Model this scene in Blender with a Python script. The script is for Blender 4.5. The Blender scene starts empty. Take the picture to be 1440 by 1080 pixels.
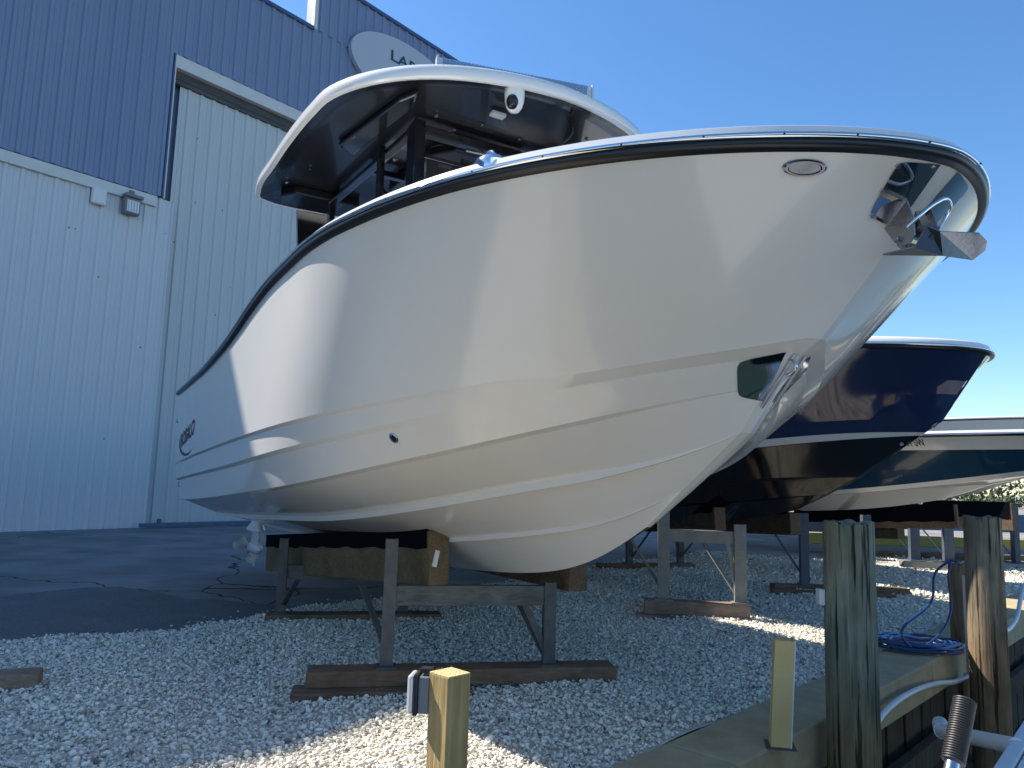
import bpy, math, random
import numpy as np
from mathutils import Vector, Matrix
from mathutils.bvhtree import BVHTree
random.seed(7); rng = np.random.default_rng(11)
S = bpy.context.scene
COL = S.collection
R_ = math.radians

# ------------------------------------------------------------------ camera
F = 1060.0
CAM = np.array([0.0, 0.0, 1.4])
RM = np.array([[0.99955, -0.003749, 0.02976], [-0.029996, -0.124929, 0.991712], [0, 0.992159, 0.124986]])
# rows: right, up, forward
_f = RM[2] / np.linalg.norm(RM[2]); _r = RM[0] - _f * (RM[0] @ _f); _r /= np.linalg.norm(_r); _u = np.cross(_r, _f)
RM = np.array([_r, _u, _f])
cd = bpy.data.cameras.new('camera'); cam = bpy.data.objects.new('camera', cd); COL.objects.link(cam)
cd.sensor_width = 36; cd.lens = F / 1440 * 36; cd.clip_start = 0.05; cd.clip_end = 3000
m = Matrix.Identity(4)
for i in range(3):
    m[i][0] = RM[0][i]; m[i][1] = RM[1][i]; m[i][2] = -RM[2][i]; m[i][3] = CAM[i]
cam.matrix_world = m
S.camera = cam
S.view_settings.view_transform = 'Standard'; S.view_settings.look = 'None'; S.view_settings.gamma = 1
S.view_settings.exposure = 1.0
S.cycles.max_bounces = 8; S.cycles.diffuse_bounces = 4; S.cycles.glossy_bounces = 4
try: S.cycles.sample_clamp_indirect = 6
except Exception: pass

def ray(px, py):
    d = np.array([(px - 720) / F, -(py - 540) / F, 1.0]); return d @ RM
def gp(px, py, z=0.0):            # site survey: where a line of sight meets the level z
    d = ray(px, py); t = (z - CAM[2]) / d[2]; return CAM + d * t
def dp(px, py, depth):            # a point at a surveyed distance
    return CAM + ray(px, py) * depth

# ------------------------------------------------------------------ materials
def mat(name, col, rough=0.5, metal=0.0, coat=0.0, noise=None, bump=None, spec=0.5, extra=None):
    """noise=(scale, amount, col2, stretch)  bump=(scale, strength)"""
    M = bpy.data.materials.new(name); M.use_nodes = True
    nt = M.node_tree; b = nt.nodes['Principled BSDF']; L = nt.links
    b.inputs['Base Color'].default_value = (*col, 1); b.inputs['Roughness'].default_value = rough
    b.inputs['Metallic'].default_value = metal; b.inputs['Coat Weight'].default_value = coat
    b.inputs['Coat Roughness'].default_value = 0.03
    b.inputs['Specular IOR Level'].default_value = spec
    tc = nt.nodes.new('ShaderNodeTexCoord')
    if noise:
        sc, amt, c2, st = noise
        mp = nt.nodes.new('ShaderNodeMapping'); mp.inputs['Scale'].default_value = st
        L.new(tc.outputs['Object'], mp.inputs[0])
        n = nt.nodes.new('ShaderNodeTexNoise'); n.inputs['Scale'].default_value = sc; n.inputs['Detail'].default_value = 8
        n.inputs['Roughness'].default_value = 0.62
        L.new(mp.outputs[0], n.inputs[0])
        cr = nt.nodes.new('ShaderNodeValToRGB'); cr.color_ramp.elements[0].position = 0.5 - amt; cr.color_ramp.elements[1].position = 0.5 + amt
        cr.color_ramp.elements[0].color = (*col, 1); cr.color_ramp.elements[1].color = (*c2, 1)
        L.new(n.outputs['Fac'], cr.inputs[0]); L.new(cr.outputs[0], b.inputs['Base Color'])
        M['ramp'] = cr.name
    if bump:
        st = bump[2] if len(bump) > 2 else (1, 1, 1)
        mp2 = nt.nodes.new('ShaderNodeMapping'); mp2.inputs['Scale'].default_value = st
        L.new(tc.outputs['Object'], mp2.inputs[0])
        n2 = nt.nodes.new('ShaderNodeTexNoise'); n2.inputs['Scale'].default_value = bump[0]; n2.inputs['Detail'].default_value = 7
        L.new(mp2.outputs[0], n2.inputs[0])
        bp = nt.nodes.new('ShaderNodeBump'); bp.inputs['Strength'].default_value = bump[1]; bp.inputs['Distance'].default_value = 0.01
        L.new(n2.outputs['Fac'], bp.inputs['Height']); L.new(bp.outputs[0], b.inputs['Normal'])
    return M

def wood(name, c1, c2, axis='z', knots=True, rough=0.85):
    st = {'x': (1.2, 22, 22), 'y': (22, 1.2, 22), 'z': (22, 22, 1.2)}[axis]
    M = mat(name, c1, rough, noise=(2.0, 0.2, c2, st), bump=(3.0, 0.6, st), spec=0.2)
    nt = M.node_tree; L = nt.links; b = nt.nodes['Principled BSDF']
    # large soft weathering on top of the grain
    tc = nt.nodes.new('ShaderNodeTexCoord'); n = nt.nodes.new('ShaderNodeTexNoise'); n.inputs['Scale'].default_value = 3.5; n.inputs['Detail'].default_value = 5
    L.new(tc.outputs['Object'], n.inputs[0])
    mx = nt.nodes.new('ShaderNodeMix'); mx.data_type = 'RGBA'; mx.blend_type = 'MULTIPLY'
    cr = nt.nodes.new('ShaderNodeValToRGB'); cr.color_ramp.elements[0].position = .3; cr.color_ramp.elements[1].position = .65
    cr.color_ramp.elements[0].color = (.62, .6, .56, 1); cr.color_ramp.elements[1].color = (1, 1, 1, 1)
    L.new(n.outputs['Fac'], cr.inputs[0]); mx.inputs['Factor'].default_value = 1
    L.new(nt.nodes[M['ramp']].outputs[0], mx.inputs[6]); L.new(cr.outputs[0], mx.inputs[7]); L.new(mx.outputs[2], b.inputs['Base Color'])
    return M

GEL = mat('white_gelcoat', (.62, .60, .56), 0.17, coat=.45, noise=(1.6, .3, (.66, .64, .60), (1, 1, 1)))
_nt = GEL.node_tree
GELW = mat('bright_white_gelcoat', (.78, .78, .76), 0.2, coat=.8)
BLACKG = mat('black_gelcoat', (.006, .007, .010), 0.22, coat=.8)
LINER = mat('black_textured_liner', (.010, .011, .014), 0.26, bump=(60, .12), coat=.3)
NAVY = mat('navy_gelcoat', (.014, .026, .075), 0.07, coat=.0)
TEAL = mat('dark_teal_gelcoat', (.012, .045, .075), 0.14, coat=1)
HULLW = mat('off_white_gelcoat', (.6, .59, .55), 0.2, coat=.7)
RUB = mat('black_rubber', (.008, .009, .012), 0.32)
STEEL = mat('stainless_steel', (.72, .73, .75), 0.07, metal=1)
STEELA = mat('dull_anchor_steel', (.30, .30, .31), 0.24, metal=1, bump=(30, .08))
STEELH = mat('dark_reflection_steel', (.16, .16, .17), 0.08, metal=1)  # dark reflection of the hawse port put into the base colour
STEELM = mat('ground_reflection_stainless', (.42, .43, .45), 0.06, metal=1)  # base darkened to stand for dark ground mirrored in the stem plate
STEELD = mat('brushed_stainless', (.5, .51, .53), 0.22, metal=1)
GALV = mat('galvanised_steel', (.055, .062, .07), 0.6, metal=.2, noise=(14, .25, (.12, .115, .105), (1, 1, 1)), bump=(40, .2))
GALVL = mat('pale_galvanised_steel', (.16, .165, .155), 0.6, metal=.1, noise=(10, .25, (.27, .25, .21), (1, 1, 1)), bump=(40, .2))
BLUEST = mat('blue_painted_steel', (.05, .09, .17), 0.5, noise=(6, .3, (.09, .15, .26), (1, 1, 1)))
SLATEST = mat('slate_steel', (.045, .06, .085), .6, noise=(6, .3, (.08, .10, .13), (1, 1, 1)))
YEL = mat('yellow_painted_steel', (.30, .27, .05), 0.6, noise=(5, .25, (.20, .19, .05), (1, 1, 1)))
CARPET = mat('black_bunk_carpet', (.004, .005, .009), 0.95, spec=.05, bump=(200, .5))
BUNKW = wood('weathered_bunk_timber', (.13, .10, .06), (.22, .17, .10), 'y')
OLDB = wood('weathered_beam_timber', (.10, .105, .10), (.19, .19, .17), 'x')
BUNKR = wood('reddish_bunk_timber', (.12, .08, .055), (.22, .15, .105), 'y')
SKIDW = wood('dark_skid_timber', (.13, .085, .055), (.24, .16, .11), 'x')
SKIDP = wood('pale_skid_timber', (.22, .16, .12), (.36, .27, .21), 'x')
POSTW = wood('pale_treated_pine', (.27, .20, .09), (.42, .32, .15), 'z')
PILEW = wood('weathered_piling_wood', (.10, .10, .07), (.21, .19, .13), 'z')
CAPW = mat('seawall_cap_concrete', (.34, .27, .16), 0.85, noise=(5, .2, (.46, .38, .24), (1, 1, 1)), bump=(30, .4), spec=.2)
SHEETW = wood('seawall_sheet_wood', (.045, .038, .028), (.10, .085, .06), 'z')
PVC = mat('white_pvc', (.62, .63, .62), 0.35)
YELPVC = mat('yellow_vinyl', (.56, .39, .15), 0.6, noise=(9, .3, (.62, .45, .20), (1, 1, 1)))
PROPW = mat('white_engine_paint', (.6, .62, .64), 0.25, coat=.6)
HOSE = mat('blue_hose', (.008, .045, .15), 0.35)
GREYBOX = mat('grey_plastic', (.16, .17, .19), 0.4)
SILV = mat('silver_cover', (.62, .64, .66), 0.3, metal=.4)
WHITEP = mat('white_plastic', (.66, .67, .68), 0.35)
WALLG = mat('grey_corrugated_cladding', (.56, .58, .60), 0.5, noise=(1.0, .35, (.54, .60, .64), (1, 1, .25)), bump=(6, .1))
WALLD = mat('grey_door_cladding', (.52, .56, .57), 0.5, noise=(1.2, .35, (.46, .51, .52), (1, 1, .2)), bump=(6, .1))
WALLB = mat('blue_corrugated_cladding', (.15, .21, .34), 0.45, noise=(.8, .35, (.20, .26, .39), (1, 1, .25)))
TRIM = mat('pale_flashing', (.62, .64, .62), 0.5, noise=(3, .3, (.52, .54, .53), (1, 1, 1)))
SHADOWTRK = mat('recess_shade_track', (.025, .027, .03), 0.6, noise=(4, .25, (.09, .09, .09), (.3, .3, 6)))  # near-black tone paints the recess shade below the flashing
GLASS = mat('smoked_glass', (.012, .014, .018), 0.03, coat=1)
CUSH = mat('grey_vinyl_cushion', (.42, .44, .46), .5)
TEXT = mat('black_lettering', (.01, .012, .02), 0.5)
TEXTB = mat('navy_lettering', (.02, .035, .08), 0.5)
GRIP = mat('black_ribbed_rubber', (.02, .02, .022), 0.5)
ALU = mat('white_aluminium', (.55, .57, .58), 0.4, noise=(12, .3, (.45, .47, .48), (1, 1, 1)))

def specks(M, scale, st, col, thr):
    nt = M.node_tree; L = nt.links; b = nt.nodes['Principled BSDF']; tc = nt.nodes.new('ShaderNodeTexCoord')
    mp = nt.nodes.new('ShaderNodeMapping'); mp.inputs['Scale'].default_value = st; L.new(tc.outputs['Object'], mp.inputs[0])
    v = nt.nodes.new('ShaderNodeTexVoronoi'); v.inputs['Scale'].default_value = scale; L.new(mp.outputs[0], v.inputs['Vector'])
    m_ = nt.nodes.new('ShaderNodeMath'); m_.operation = 'LESS_THAN'; m_.inputs[1].default_value = thr; L.new(v.outputs['Distance'], m_.inputs[0])
    mx = nt.nodes.new('ShaderNodeMix'); mx.data_type = 'RGBA'; src = b.inputs['Base Color'].links[0].from_socket
    L.new(m_.outputs[0], mx.inputs['Factor']); L.new(src, mx.inputs[6]); mx.inputs[7].default_value = (*col, 1); L.new(mx.outputs[2], b.inputs['Base Color'])
specks(WALLG, 1.7, (1, 1, 1), (.20, .22, .24), .045); specks(WALLD, 1.7, (1, 1, 1), (.20, .22, .23), .045)

def ground_mat(name, c1, c2, c3, sc, rough=.9, bumps=.4, crack=False):
    M = mat(name, c1, rough, noise=(sc, .22, c2, (1, 1, 1)), bump=(60, bumps), spec=.15)
    nt = M.node_tree; L = nt.links; b = nt.nodes['Principled BSDF']
    tc = nt.nodes.new('ShaderNodeTexCoord'); n = nt.nodes.new('ShaderNodeTexNoise'); n.inputs['Scale'].default_value = 90; n.inputs['Detail'].default_value = 4
    L.new(tc.outputs['Object'], n.inputs[0])
    cr = nt.nodes.new('ShaderNodeValToRGB'); cr.color_ramp.elements[0].position = .52; cr.color_ramp.elements[1].position = .66
    L.new(n.outputs['Fac'], cr.inputs[0])
    mx = nt.nodes.new('ShaderNodeMix'); mx.data_type = 'RGBA'
    L.new(cr.outputs[0], mx.inputs['Factor']); L.new(nt.nodes[M['ramp']].outputs[0], mx.inputs[6]); mx.inputs[7].default_value = (*c3, 1)
    out = mx.outputs[2]
    if crack:
        v = nt.nodes.new('ShaderNodeTexNoise'); v.inputs['Scale'].default_value = .9; v.inputs['Detail'].default_value = 3
        L.new(tc.outputs['Object'], v.inputs[0])
        c = nt.nodes.new('ShaderNodeValToRGB'); c.color_ramp.elements[0].position = .4; c.color_ramp.elements[1].position = .62
        c.color_ramp.elements[0].color = (.8, .8, .8, 1); c.color_ramp.elements[1].color = (1.08, 1.08, 1.08, 1)
        L.new(v.outputs['Fac'], c.inputs[0])
        m2 = nt.nodes.new('ShaderNodeMix'); m2.data_type = 'RGBA'; m2.blend_type = 'MULTIPLY'; m2.inputs['Factor'].default_value = 1
        L.new(out, m2.inputs[6]); L.new(c.outputs[0], m2.inputs[7]); out = m2.outputs[2]
    if crack:
        mp = nt.nodes.new('ShaderNodeMapping'); L.new(tc.outputs['Object'], mp.inputs[0])
        wn = nt.nodes.new('ShaderNodeTexNoise'); wn.inputs['Scale'].default_value = 1.2; wn.inputs['Detail'].default_value = 5; L.new(tc.outputs['Object'], wn.inputs[0])
        av = nt.nodes.new('ShaderNodeVectorMath'); av.operation = 'MULTIPLY_ADD'; av.inputs[1].default_value = (.9, .9, 0); L.new(wn.outputs['Color'], av.inputs[0]); L.new(mp.outputs[0], av.inputs[2])
        vo = nt.nodes.new('ShaderNodeTexVoronoi'); vo.feature = 'DISTANCE_TO_EDGE'; vo.inputs['Scale'].default_value = .16; L.new(av.outputs[0], vo.inputs['Vector'])
        lt = nt.nodes.new('ShaderNodeMath'); lt.operation = 'LESS_THAN'; lt.inputs[1].default_value = .0022; L.new(vo.outputs['Distance'], lt.inputs[0])
        m3 = nt.nodes.new('ShaderNodeMix'); m3.data_type = 'RGBA'; L.new(lt.outputs[0], m3.inputs['Factor']); L.new(out, m3.inputs[6]); m3.inputs[7].default_value = (.05, .05, .05, 1); out = m3.outputs[2]
    L.new(out, b.inputs['Base Color'])
    return M
CONC = ground_mat('yard_concrete', (.21, .205, .20), (.27, .26, .25), (.24, .23, .22), 1.3, crack=True)
ASPH = ground_mat('worn_asphalt', (.12, .12, .125), (.16, .16, .16), (.24, .24, .23), 2.5, bumps=.9)
GRAVB = ground_mat('shell_gravel_bed', (.48, .44, .37), (.64, .60, .52), (.7, .67, .58), 35, bumps=1)
def water_mat():
    M = mat('dark_canal_water', (.010, .020, .022), .05, spec=.5, bump=(2.2, .5)); return M
WATER = water_mat()

# gravel stone colour varies stone by stone
def stone_mat():
    M = mat('pale_shell_stone', (.45, .43, .39), .9, spec=.2, bump=(120, .4))
    nt = M.node_tree; L = nt.links; b = nt.nodes['Principled BSDF']
    g = nt.nodes.new('ShaderNodeNewGeometry'); cr = nt.nodes.new('ShaderNodeValToRGB')
    e = cr.color_ramp.elements; e[0].color = (.16, .14, .12, 1); e[0].position = 0; e[1].color = (.90, .85, .74, 1); e[1].position = 1
    for p, c in ((.04, (.30, .27, .23, 1)), (.10, (.58, .53, .44, 1)), (.6, (.78, .73, .62, 1))):
        q = e.new(p); q.color = c
    L.new(g.outputs['Random Per Island'], cr.inputs[0]); L.new(cr.outputs[0], b.inputs['Base Color'])
    return M
STONE = stone_mat()

# ------------------------------------------------------------------ mesh helpers
class MB:
    def __init__(s): s.v = []; s.f = []; s.mi = []
    def add(s, vs, fs, mi=0):
        o = len(s.v); s.v += [tuple(map(float, p)) for p in vs]; s.f += [tuple(i + o for i in f) for f in fs]; s.mi += [mi] * len(fs)
    def box(s, lo, hi, ax=None, org=(0, 0, 0), mi=0):
        """box in local axes ax (3 vectors) from org"""
        ax = np.eye(3) if ax is None else np.array(ax, float); org = np.array(org, float)
        P = [org + ax[0] * x + ax[1] * y + ax[2] * z for z in (lo[2], hi[2]) for y in (lo[1], hi[1]) for x in (lo[0], hi[0])]
        s.add(P, [(0, 2, 3, 1), (4, 5, 7, 6), (0, 1, 5, 4), (2, 6, 7, 3), (0, 4, 6, 2), (1, 3, 7, 5)], mi)
    def bar(s, a, b, w, h, up=(0, 0, 1), mi=0):
        a = np.array(a, float); b = np.array(b, float); d = b - a; l = np.linalg.norm(d); d /= l
        u = np.array(up, float)
        if abs(u @ d) > .98: u = np.array([1., 0, 0])
        x = np.cross(u, d); x /= np.linalg.norm(x); y = np.cross(d, x)
        s.box((-w / 2, -h / 2, 0), (w / 2, h / 2, l), (x, y, d), a, mi)
    def tube(s, pts, r, n=12, cap=True, mi=0, closed=False):
        pts = [np.array(p, float) for p in pts]; k = len(pts); rr = r if isinstance(r, (list, tuple)) else [r] * k
        prev = None; vs = []
        for i, p in enumerate(pts):
            if closed: t = pts[(i + 1) % k] - pts[i - 1]
            else: t = pts[min(i + 1, k - 1)] - pts[max(i - 1, 0)]
            t /= (np.linalg.norm(t) + 1e-12)
            if prev is None:
                u = np.array([0, 0, 1.]) if abs(t[2]) < .9 else np.array([1., 0, 0])
                x = np.cross(u, t)
            else: x = prev - t * (prev @ t)
            x /= np.linalg.norm(x); y = np.cross(t, x); prev = x
            vs += [p + rr[i] * (math.cos(a) * x + math.sin(a) * y) for a in [2 * math.pi * j / n for j in range(n)]]
        fs = [(i * n + j, i * n + (j + 1) % n, ((i + 1) % k) * n + (j + 1) % n, ((i + 1) % k) * n + j) for i in range(k if closed else k - 1) for j in range(n)]
        if cap and not closed: fs += [tuple(range(n))[::-1], tuple((k - 1) * n + j for j in range(n))]
        s.add(vs, fs, mi)
    def grid(s, rows, mi=0, closed=False):
        n = len(rows[0]); vs = [p for r in rows for p in r]
        fs = []
        for i in range(len(rows) - 1):
            for j in range(n if closed else n - 1):
                fs.append((i * n + j, i * n + (j + 1) % n, (i + 1) * n + (j + 1) % n, (i + 1) * n + j))
        s.add(vs, fs, mi)
    def prism(s, poly, vec, mi=0):
        n = len(poly); poly = [np.array(p, float) for p in poly]; vec = np.array(vec, float)
        s.add(poly + [p + vec for p in poly], [tuple(range(n))[::-1], tuple(range(n, 2 * n))] + [(i, (i + 1) % n, n + (i + 1) % n, n + i) for i in range(n)], mi)
    def build(s, name, mats, parent=None, smooth=None, bevel=None, merge=False, base=None):
        mats = mats if isinstance(mats, (list, tuple)) else [mats]
        me = bpy.data.meshes.new(name)
        V = np.array(s.v)
        org = np.zeros(3)
        if parent is None and base is None and len(V):
            org = np.array([V[:, 0].mean(), V[:, 1].mean(), V[:, 2].min()])
        elif base is not None: org = np.array(base, float)
        if parent is not None:
            org = np.zeros(3); q_ = parent
            while q_ is not None: org = org + np.array(q_.location); q_ = q_.parent
        me.from_pydata([tuple(p) for p in (V - org)], [], s.f)
        for mm in mats: me.materials.append(mm)
        if len(mats) > 1: me.polygons.foreach_set('material_index', s.mi)
        if merge:
            import bmesh
            bm = bmesh.new(); bm.from_mesh(me); bmesh.ops.remove_doubles(bm, verts=bm.verts, dist=1e-4)
            bmesh.ops.recalc_face_normals(bm, faces=bm.faces); bm.to_mesh(me); bm.free()
        me.update()
        if smooth:
            me.shade_smooth(); me.set_sharp_from_angle(angle=R_(smooth))
        o = bpy.data.objects.new(name, me); COL.objects.link(o)
        if parent is not None: o.parent = parent
        else: o.location = org
        if bevel:
            b = o.modifiers.new('bevel', 'BEVEL'); b.width = bevel; b.segments = 2; b.limit_method = 'ANGLE'; b.harden_normals = False
        return o

def tag(o, label=None, cat=None, group=None, kind=None):
    if label: o['label'] = label
    if cat: o['category'] = cat
    if group: o['group'] = group
    if kind: o['kind'] = kind
    return o
def thing(name, label, cat, loc, group=None):
    o = bpy.data.objects.new(name, None); o.empty_display_size = .2; COL.objects.link(o); o.location = tuple(map(float, loc))
    return tag(o, label, cat, group)
def struct(name, mb, m, **k): return tag(mb.build(name, m, **k), kind='structure')

def interp(tab, n, s=None):
    """Catmull-Rom-like smooth sampling of a polyline by arc length"""
    T = np.array(tab, float); d = np.r_[0, np.cumsum(np.linalg.norm(np.diff(T, axis=0), axis=1))]; d /= d[-1]
    s = np.linspace(0, 1, n) if s is None else s
    m_ = np.empty_like(T); sl = np.diff(T, axis=0) / np.diff(d)[:, None]
    m_[0] = sl[0]; m_[-1] = sl[-1]
    h = np.diff(d)[:, None]
    m_[1:-1] = (sl[:-1] * h[1:] + sl[1:] * h[:-1]) / (h[1:] + h[:-1])
    out = []
    for q in s:
        i = min(max(np.searchsorted(d, q) - 1, 0), len(d) - 2); hh = d[i + 1] - d[i]; t = (q - d[i]) / hh
        out.append((2 * t**3 - 3 * t**2 + 1) * T[i] + (t**3 - 2 * t**2 + t) * hh * m_[i] + (-2 * t**3 + 3 * t**2) * T[i + 1] + (t**3 - t**2) * hh * m_[i + 1])
    return np.array(out)

# ------------------------------------------------------------------ boat frames
class Frame:
    def __init__(s, x0, y0, psi):
        s.o = np.array([x0, y0, 0.]); s.a = np.array([math.sin(psi), -math.cos(psi), 0]); s.n = np.array([-math.cos(psi), -math.sin(psi), 0]); s.z = np.array([0, 0, 1.])
    def __call__(s, p):
        p = np.atleast_2d(np.array(p, float)); return s.o + p[:, :1] * s.a + p[:, 1:2] * s.n + p[:, 2:3] * s.z
    def p(s, u, v, z): return s((u, v, z))[0]
    def inv(s, P):
        d = np.array(P) - s.o; return np.array([d @ s.a, d @ s.n, d[2]])
    def onv(s, px, py, v):       # line of sight to the fore-and-aft plane v
        d = ray(px, py); c = s.inv(CAM)[1]; t = (v - c) / (d @ s.n); return CAM + d * t
    def onu(s, px, py, u):
        d = ray(px, py); c = s.inv(CAM)[0]; t = (u - c) / (d @ s.a); return CAM + d * t

def superell(t, B, tm, pw, q, ts, te=1.0):
    s = min(max((t - tm) / (te - tm), 0), 1)
    return B * max(1 - s**pw, 0)**(1 / q) * (1 - ts * min(max((tm - t) / tm, 0), 1)**2)

def hull(fr, rows, steps, nflare, bulge, root, mats, rowmat, name='hull', N=110):
    """rows: list of control tables keel..K1, sheer (boat coordinates). steps[i]=(kind,size) for rows."""
    s = 1 - (1 - np.linspace(0, 1, N))**1.25
    lines = []; mi = []
    def smp(t):
        P = interp(t, N, s); q = np.diff(s)[:, None]
        for _ in range(60):       # fairing
            w0 = q[:-1] / (q[:-1] + q[1:]); P[1:-1] = .5 * P[1:-1] + .5 * (P[:-2] * (1 - w0) + P[2:] * w0)
        return P
    fade = np.clip((1 - s) / .10, 0, 1)
    names = [r[0] for r in rows]
    for k, (nm, tab, st) in enumerate(rows):
        P = smp(tab)
        if st is None: lines.append((nm, smp(tab) if nm != 'sheer' else interp(tab, N, s))); continue
        kind, w = st; w = w * fade
        if kind == 'strake':       # going from keel up: inner flat, drop face, then panel
            A = P.copy(); A[:, 1] -= w * 1.6; A[:, 2] -= w * .75
            B = P.copy(); B[:, 1] -= w * .06; B[:, 2] -= w * .95
            lines += [(nm + '_a', A), (nm + '_b', B), (nm + '_c', P)]
        elif kind == 'chine':
            A = P.copy(); A[:, 1] -= w * 1.2; A[:, 2] -= w * .15
            lines += [(nm + '_a', A), (nm + '_b', P)]
        elif kind == 'step':
            A = P.copy(); A[:, 1] -= w * .7; A[:, 2] -= w * .5
            B = P.copy(); B[:, 1] += w * .5; B[:, 2] += w * .28
            lines += [(nm + '_a', A), (nm + '_b', B)]
    # flare panel between the last knuckle and the sheer
    (kn, K), (sn, T) = lines[-2], lines[-1]
    lines = lines[:-1]
    bowf = np.clip((K[:, 0] / K[-1, 0] - .55) / .45, 0, 1)
    for j in range(1, nflare):
        w = j / nflare
        P = K * (1 - w) + T * w
        P[:, 1] -= bulge * math.sin(math.pi * w) * bowf * (1 - bowf**6)
        P[:, 1] = np.maximum(P[:, 1], 0)
        lines.append(('flare', P))
    lines.append((sn, T))
    mb = MB()
    L = [l for _, l in lines]
    nms = [a for a, _ in lines]
    for side in (1, -1):
        RR = []
        for P in L:
            Q = P.copy(); e = Q[-1].copy(); e[0] += min(.03, .35 * e[1]); e[1] = 0      # close on the centre line: stem band
            Q = np.vstack([Q, e]); Q[:, 1] *= side; RR.append(fr(Q))
        for i in range(len(RR) - 1):
            a, b = (RR[i], RR[i + 1]) if side == 1 else (RR[i + 1], RR[i])
            mb.grid([a, b], mi=rowmat(nms[i], nms[i + 1]))
    # transom
    tr = [fr(P[0])[0] for P in L]; trp = [fr(P[0] * np.array([1, -1, 1]))[0] for P in L]
    mb.grid([tr, trp], mi=0)
    o = mb.build(name, mats, root, smooth=9, merge=True)
    return o, T, L

def offset_plan(T, d):
    """offset sheer curve inboard by d (boat coords, starboard half, ends on the centre line)"""
    X = np.vstack([T[:, :2], (T[:-1, :2] * np.array([1, -1]))[::-1]])
    seg = np.diff(X, axis=0); seg = seg / (np.linalg.norm(seg, axis=1)[:, None] + 1e-9)
    t = np.vstack([seg[:1], seg[:-1] + seg[1:], seg[-1:]]); t /= np.linalg.norm(t, axis=1)[:, None] + 1e-9
    nrm = np.stack([t[:, 1], -t[:, 0]], 1)[:len(T)]
    Q = T.copy(); Q[:, :2] += nrm * d; Q[-1, 1] = 0
    Q[:, 1] = np.maximum(Q[:, 1], 0)
    k = int(np.argmax(Q[:, 1] <= 1e-6)); Q[k:, :2] = [Q[k:, 0].max(), 0] if d > .1 else Q[k:, :2]
    return Q
def both(fr, P):
    """starboard curve + mirrored port curve as one line"""
    Q = P[::-1] * np.array([1, -1, 1]); return fr(np.vstack([P, Q[1:]]))

def sheer_trim(fr, T, root, hh=.058, dk=.04, deckm=GELW):
    """rub rail, steel insert, gunwale and deck around the sheer line"""
    T = T.copy(); T[-1, 1] = 0
    inb = lambda d, dz: both(fr, offset_plan(T, d) + np.array([0, 0, dz]))
    mb = MB(); mb.grid([inb(.012, -.008), inb(-.020, -.004), inb(-.030, .006), inb(-.034, .018), inb(-.032, hh * .40), inb(-.024, hh * .46), inb(-.022, hh * .62)])
    mb.grid([inb(-.022, hh * .62), inb(-.020, hh * .88), inb(.012, hh * 1.0)])
    mb.build('rub_rail', RUB, root, smooth=40)
    mb = MB(); r = []
    for a in range(7):
        th = -math.pi / 2 + math.pi * a / 6
        r.append(inb(-.022 - .018 * math.cos(th), hh * .68 + .013 * math.sin(th)))
    mb.grid(r); mb.build('rub_rail_insert', STEEL, root, smooth=60)
    mb = MB()
    prof = [(.004, hh * .95), (-.004, hh * 1.05), (.004, hh + dk * .75), (.020, hh + dk), (.05, hh + dk * 1.25), (.12, hh + dk * 1.45), (.24, hh + dk * 1.5), (.27, hh + dk * 1.3), (.285, hh + dk * .4), (.29, .02)]
    mb.grid([inb(d, z) for d, z in prof])
    # sole / foredeck inside the coaming
    P = offset_plan(T, .289) + np.array([0, 0, .03]); W = fr(P); Wp = fr(P * np.array([1, -1, 1]))
    mb.grid([W, Wp])
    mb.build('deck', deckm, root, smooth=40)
    return inb

# =================================================================== BOAT 1
FR = Frame(-2.852, 10.216, .527)
boat = thing('motor_boat', 'large white centre console boat with black hardtop and anchor on its bow', 'boat', FR.p(4, 0, 0))
ztab = [(-.2, 2.325), (1.5, 2.305), (2.5, 2.305), (3.1, 2.318), (3.8, 2.35), (4.345, 2.398), (4.94, 2.478), (5.37, 2.53), (5.83, 2.55), (6.24, 2.552), (6.96, 2.55), (7.27, 2.557), (7.6, 2.566), (8.0, 2.57), (8.6, 2.574), (8.8, 2.58)]
zt = np.array(ztab)
us = np.concatenate([np.linspace(0, 6.5, 14), 6.5 + (8.8 - 6.5) * np.sin(np.linspace(.12, math.pi / 2, 22))])
sheer = [(u, superell(u / 8.8, 1.68, .72, 2.0, 1.66, .08), float(np.interp(u, zt[:, 0], zt[:, 1]))) for u in us]
sheer[-1] = (8.8, 0.0, 2.58)
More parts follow.
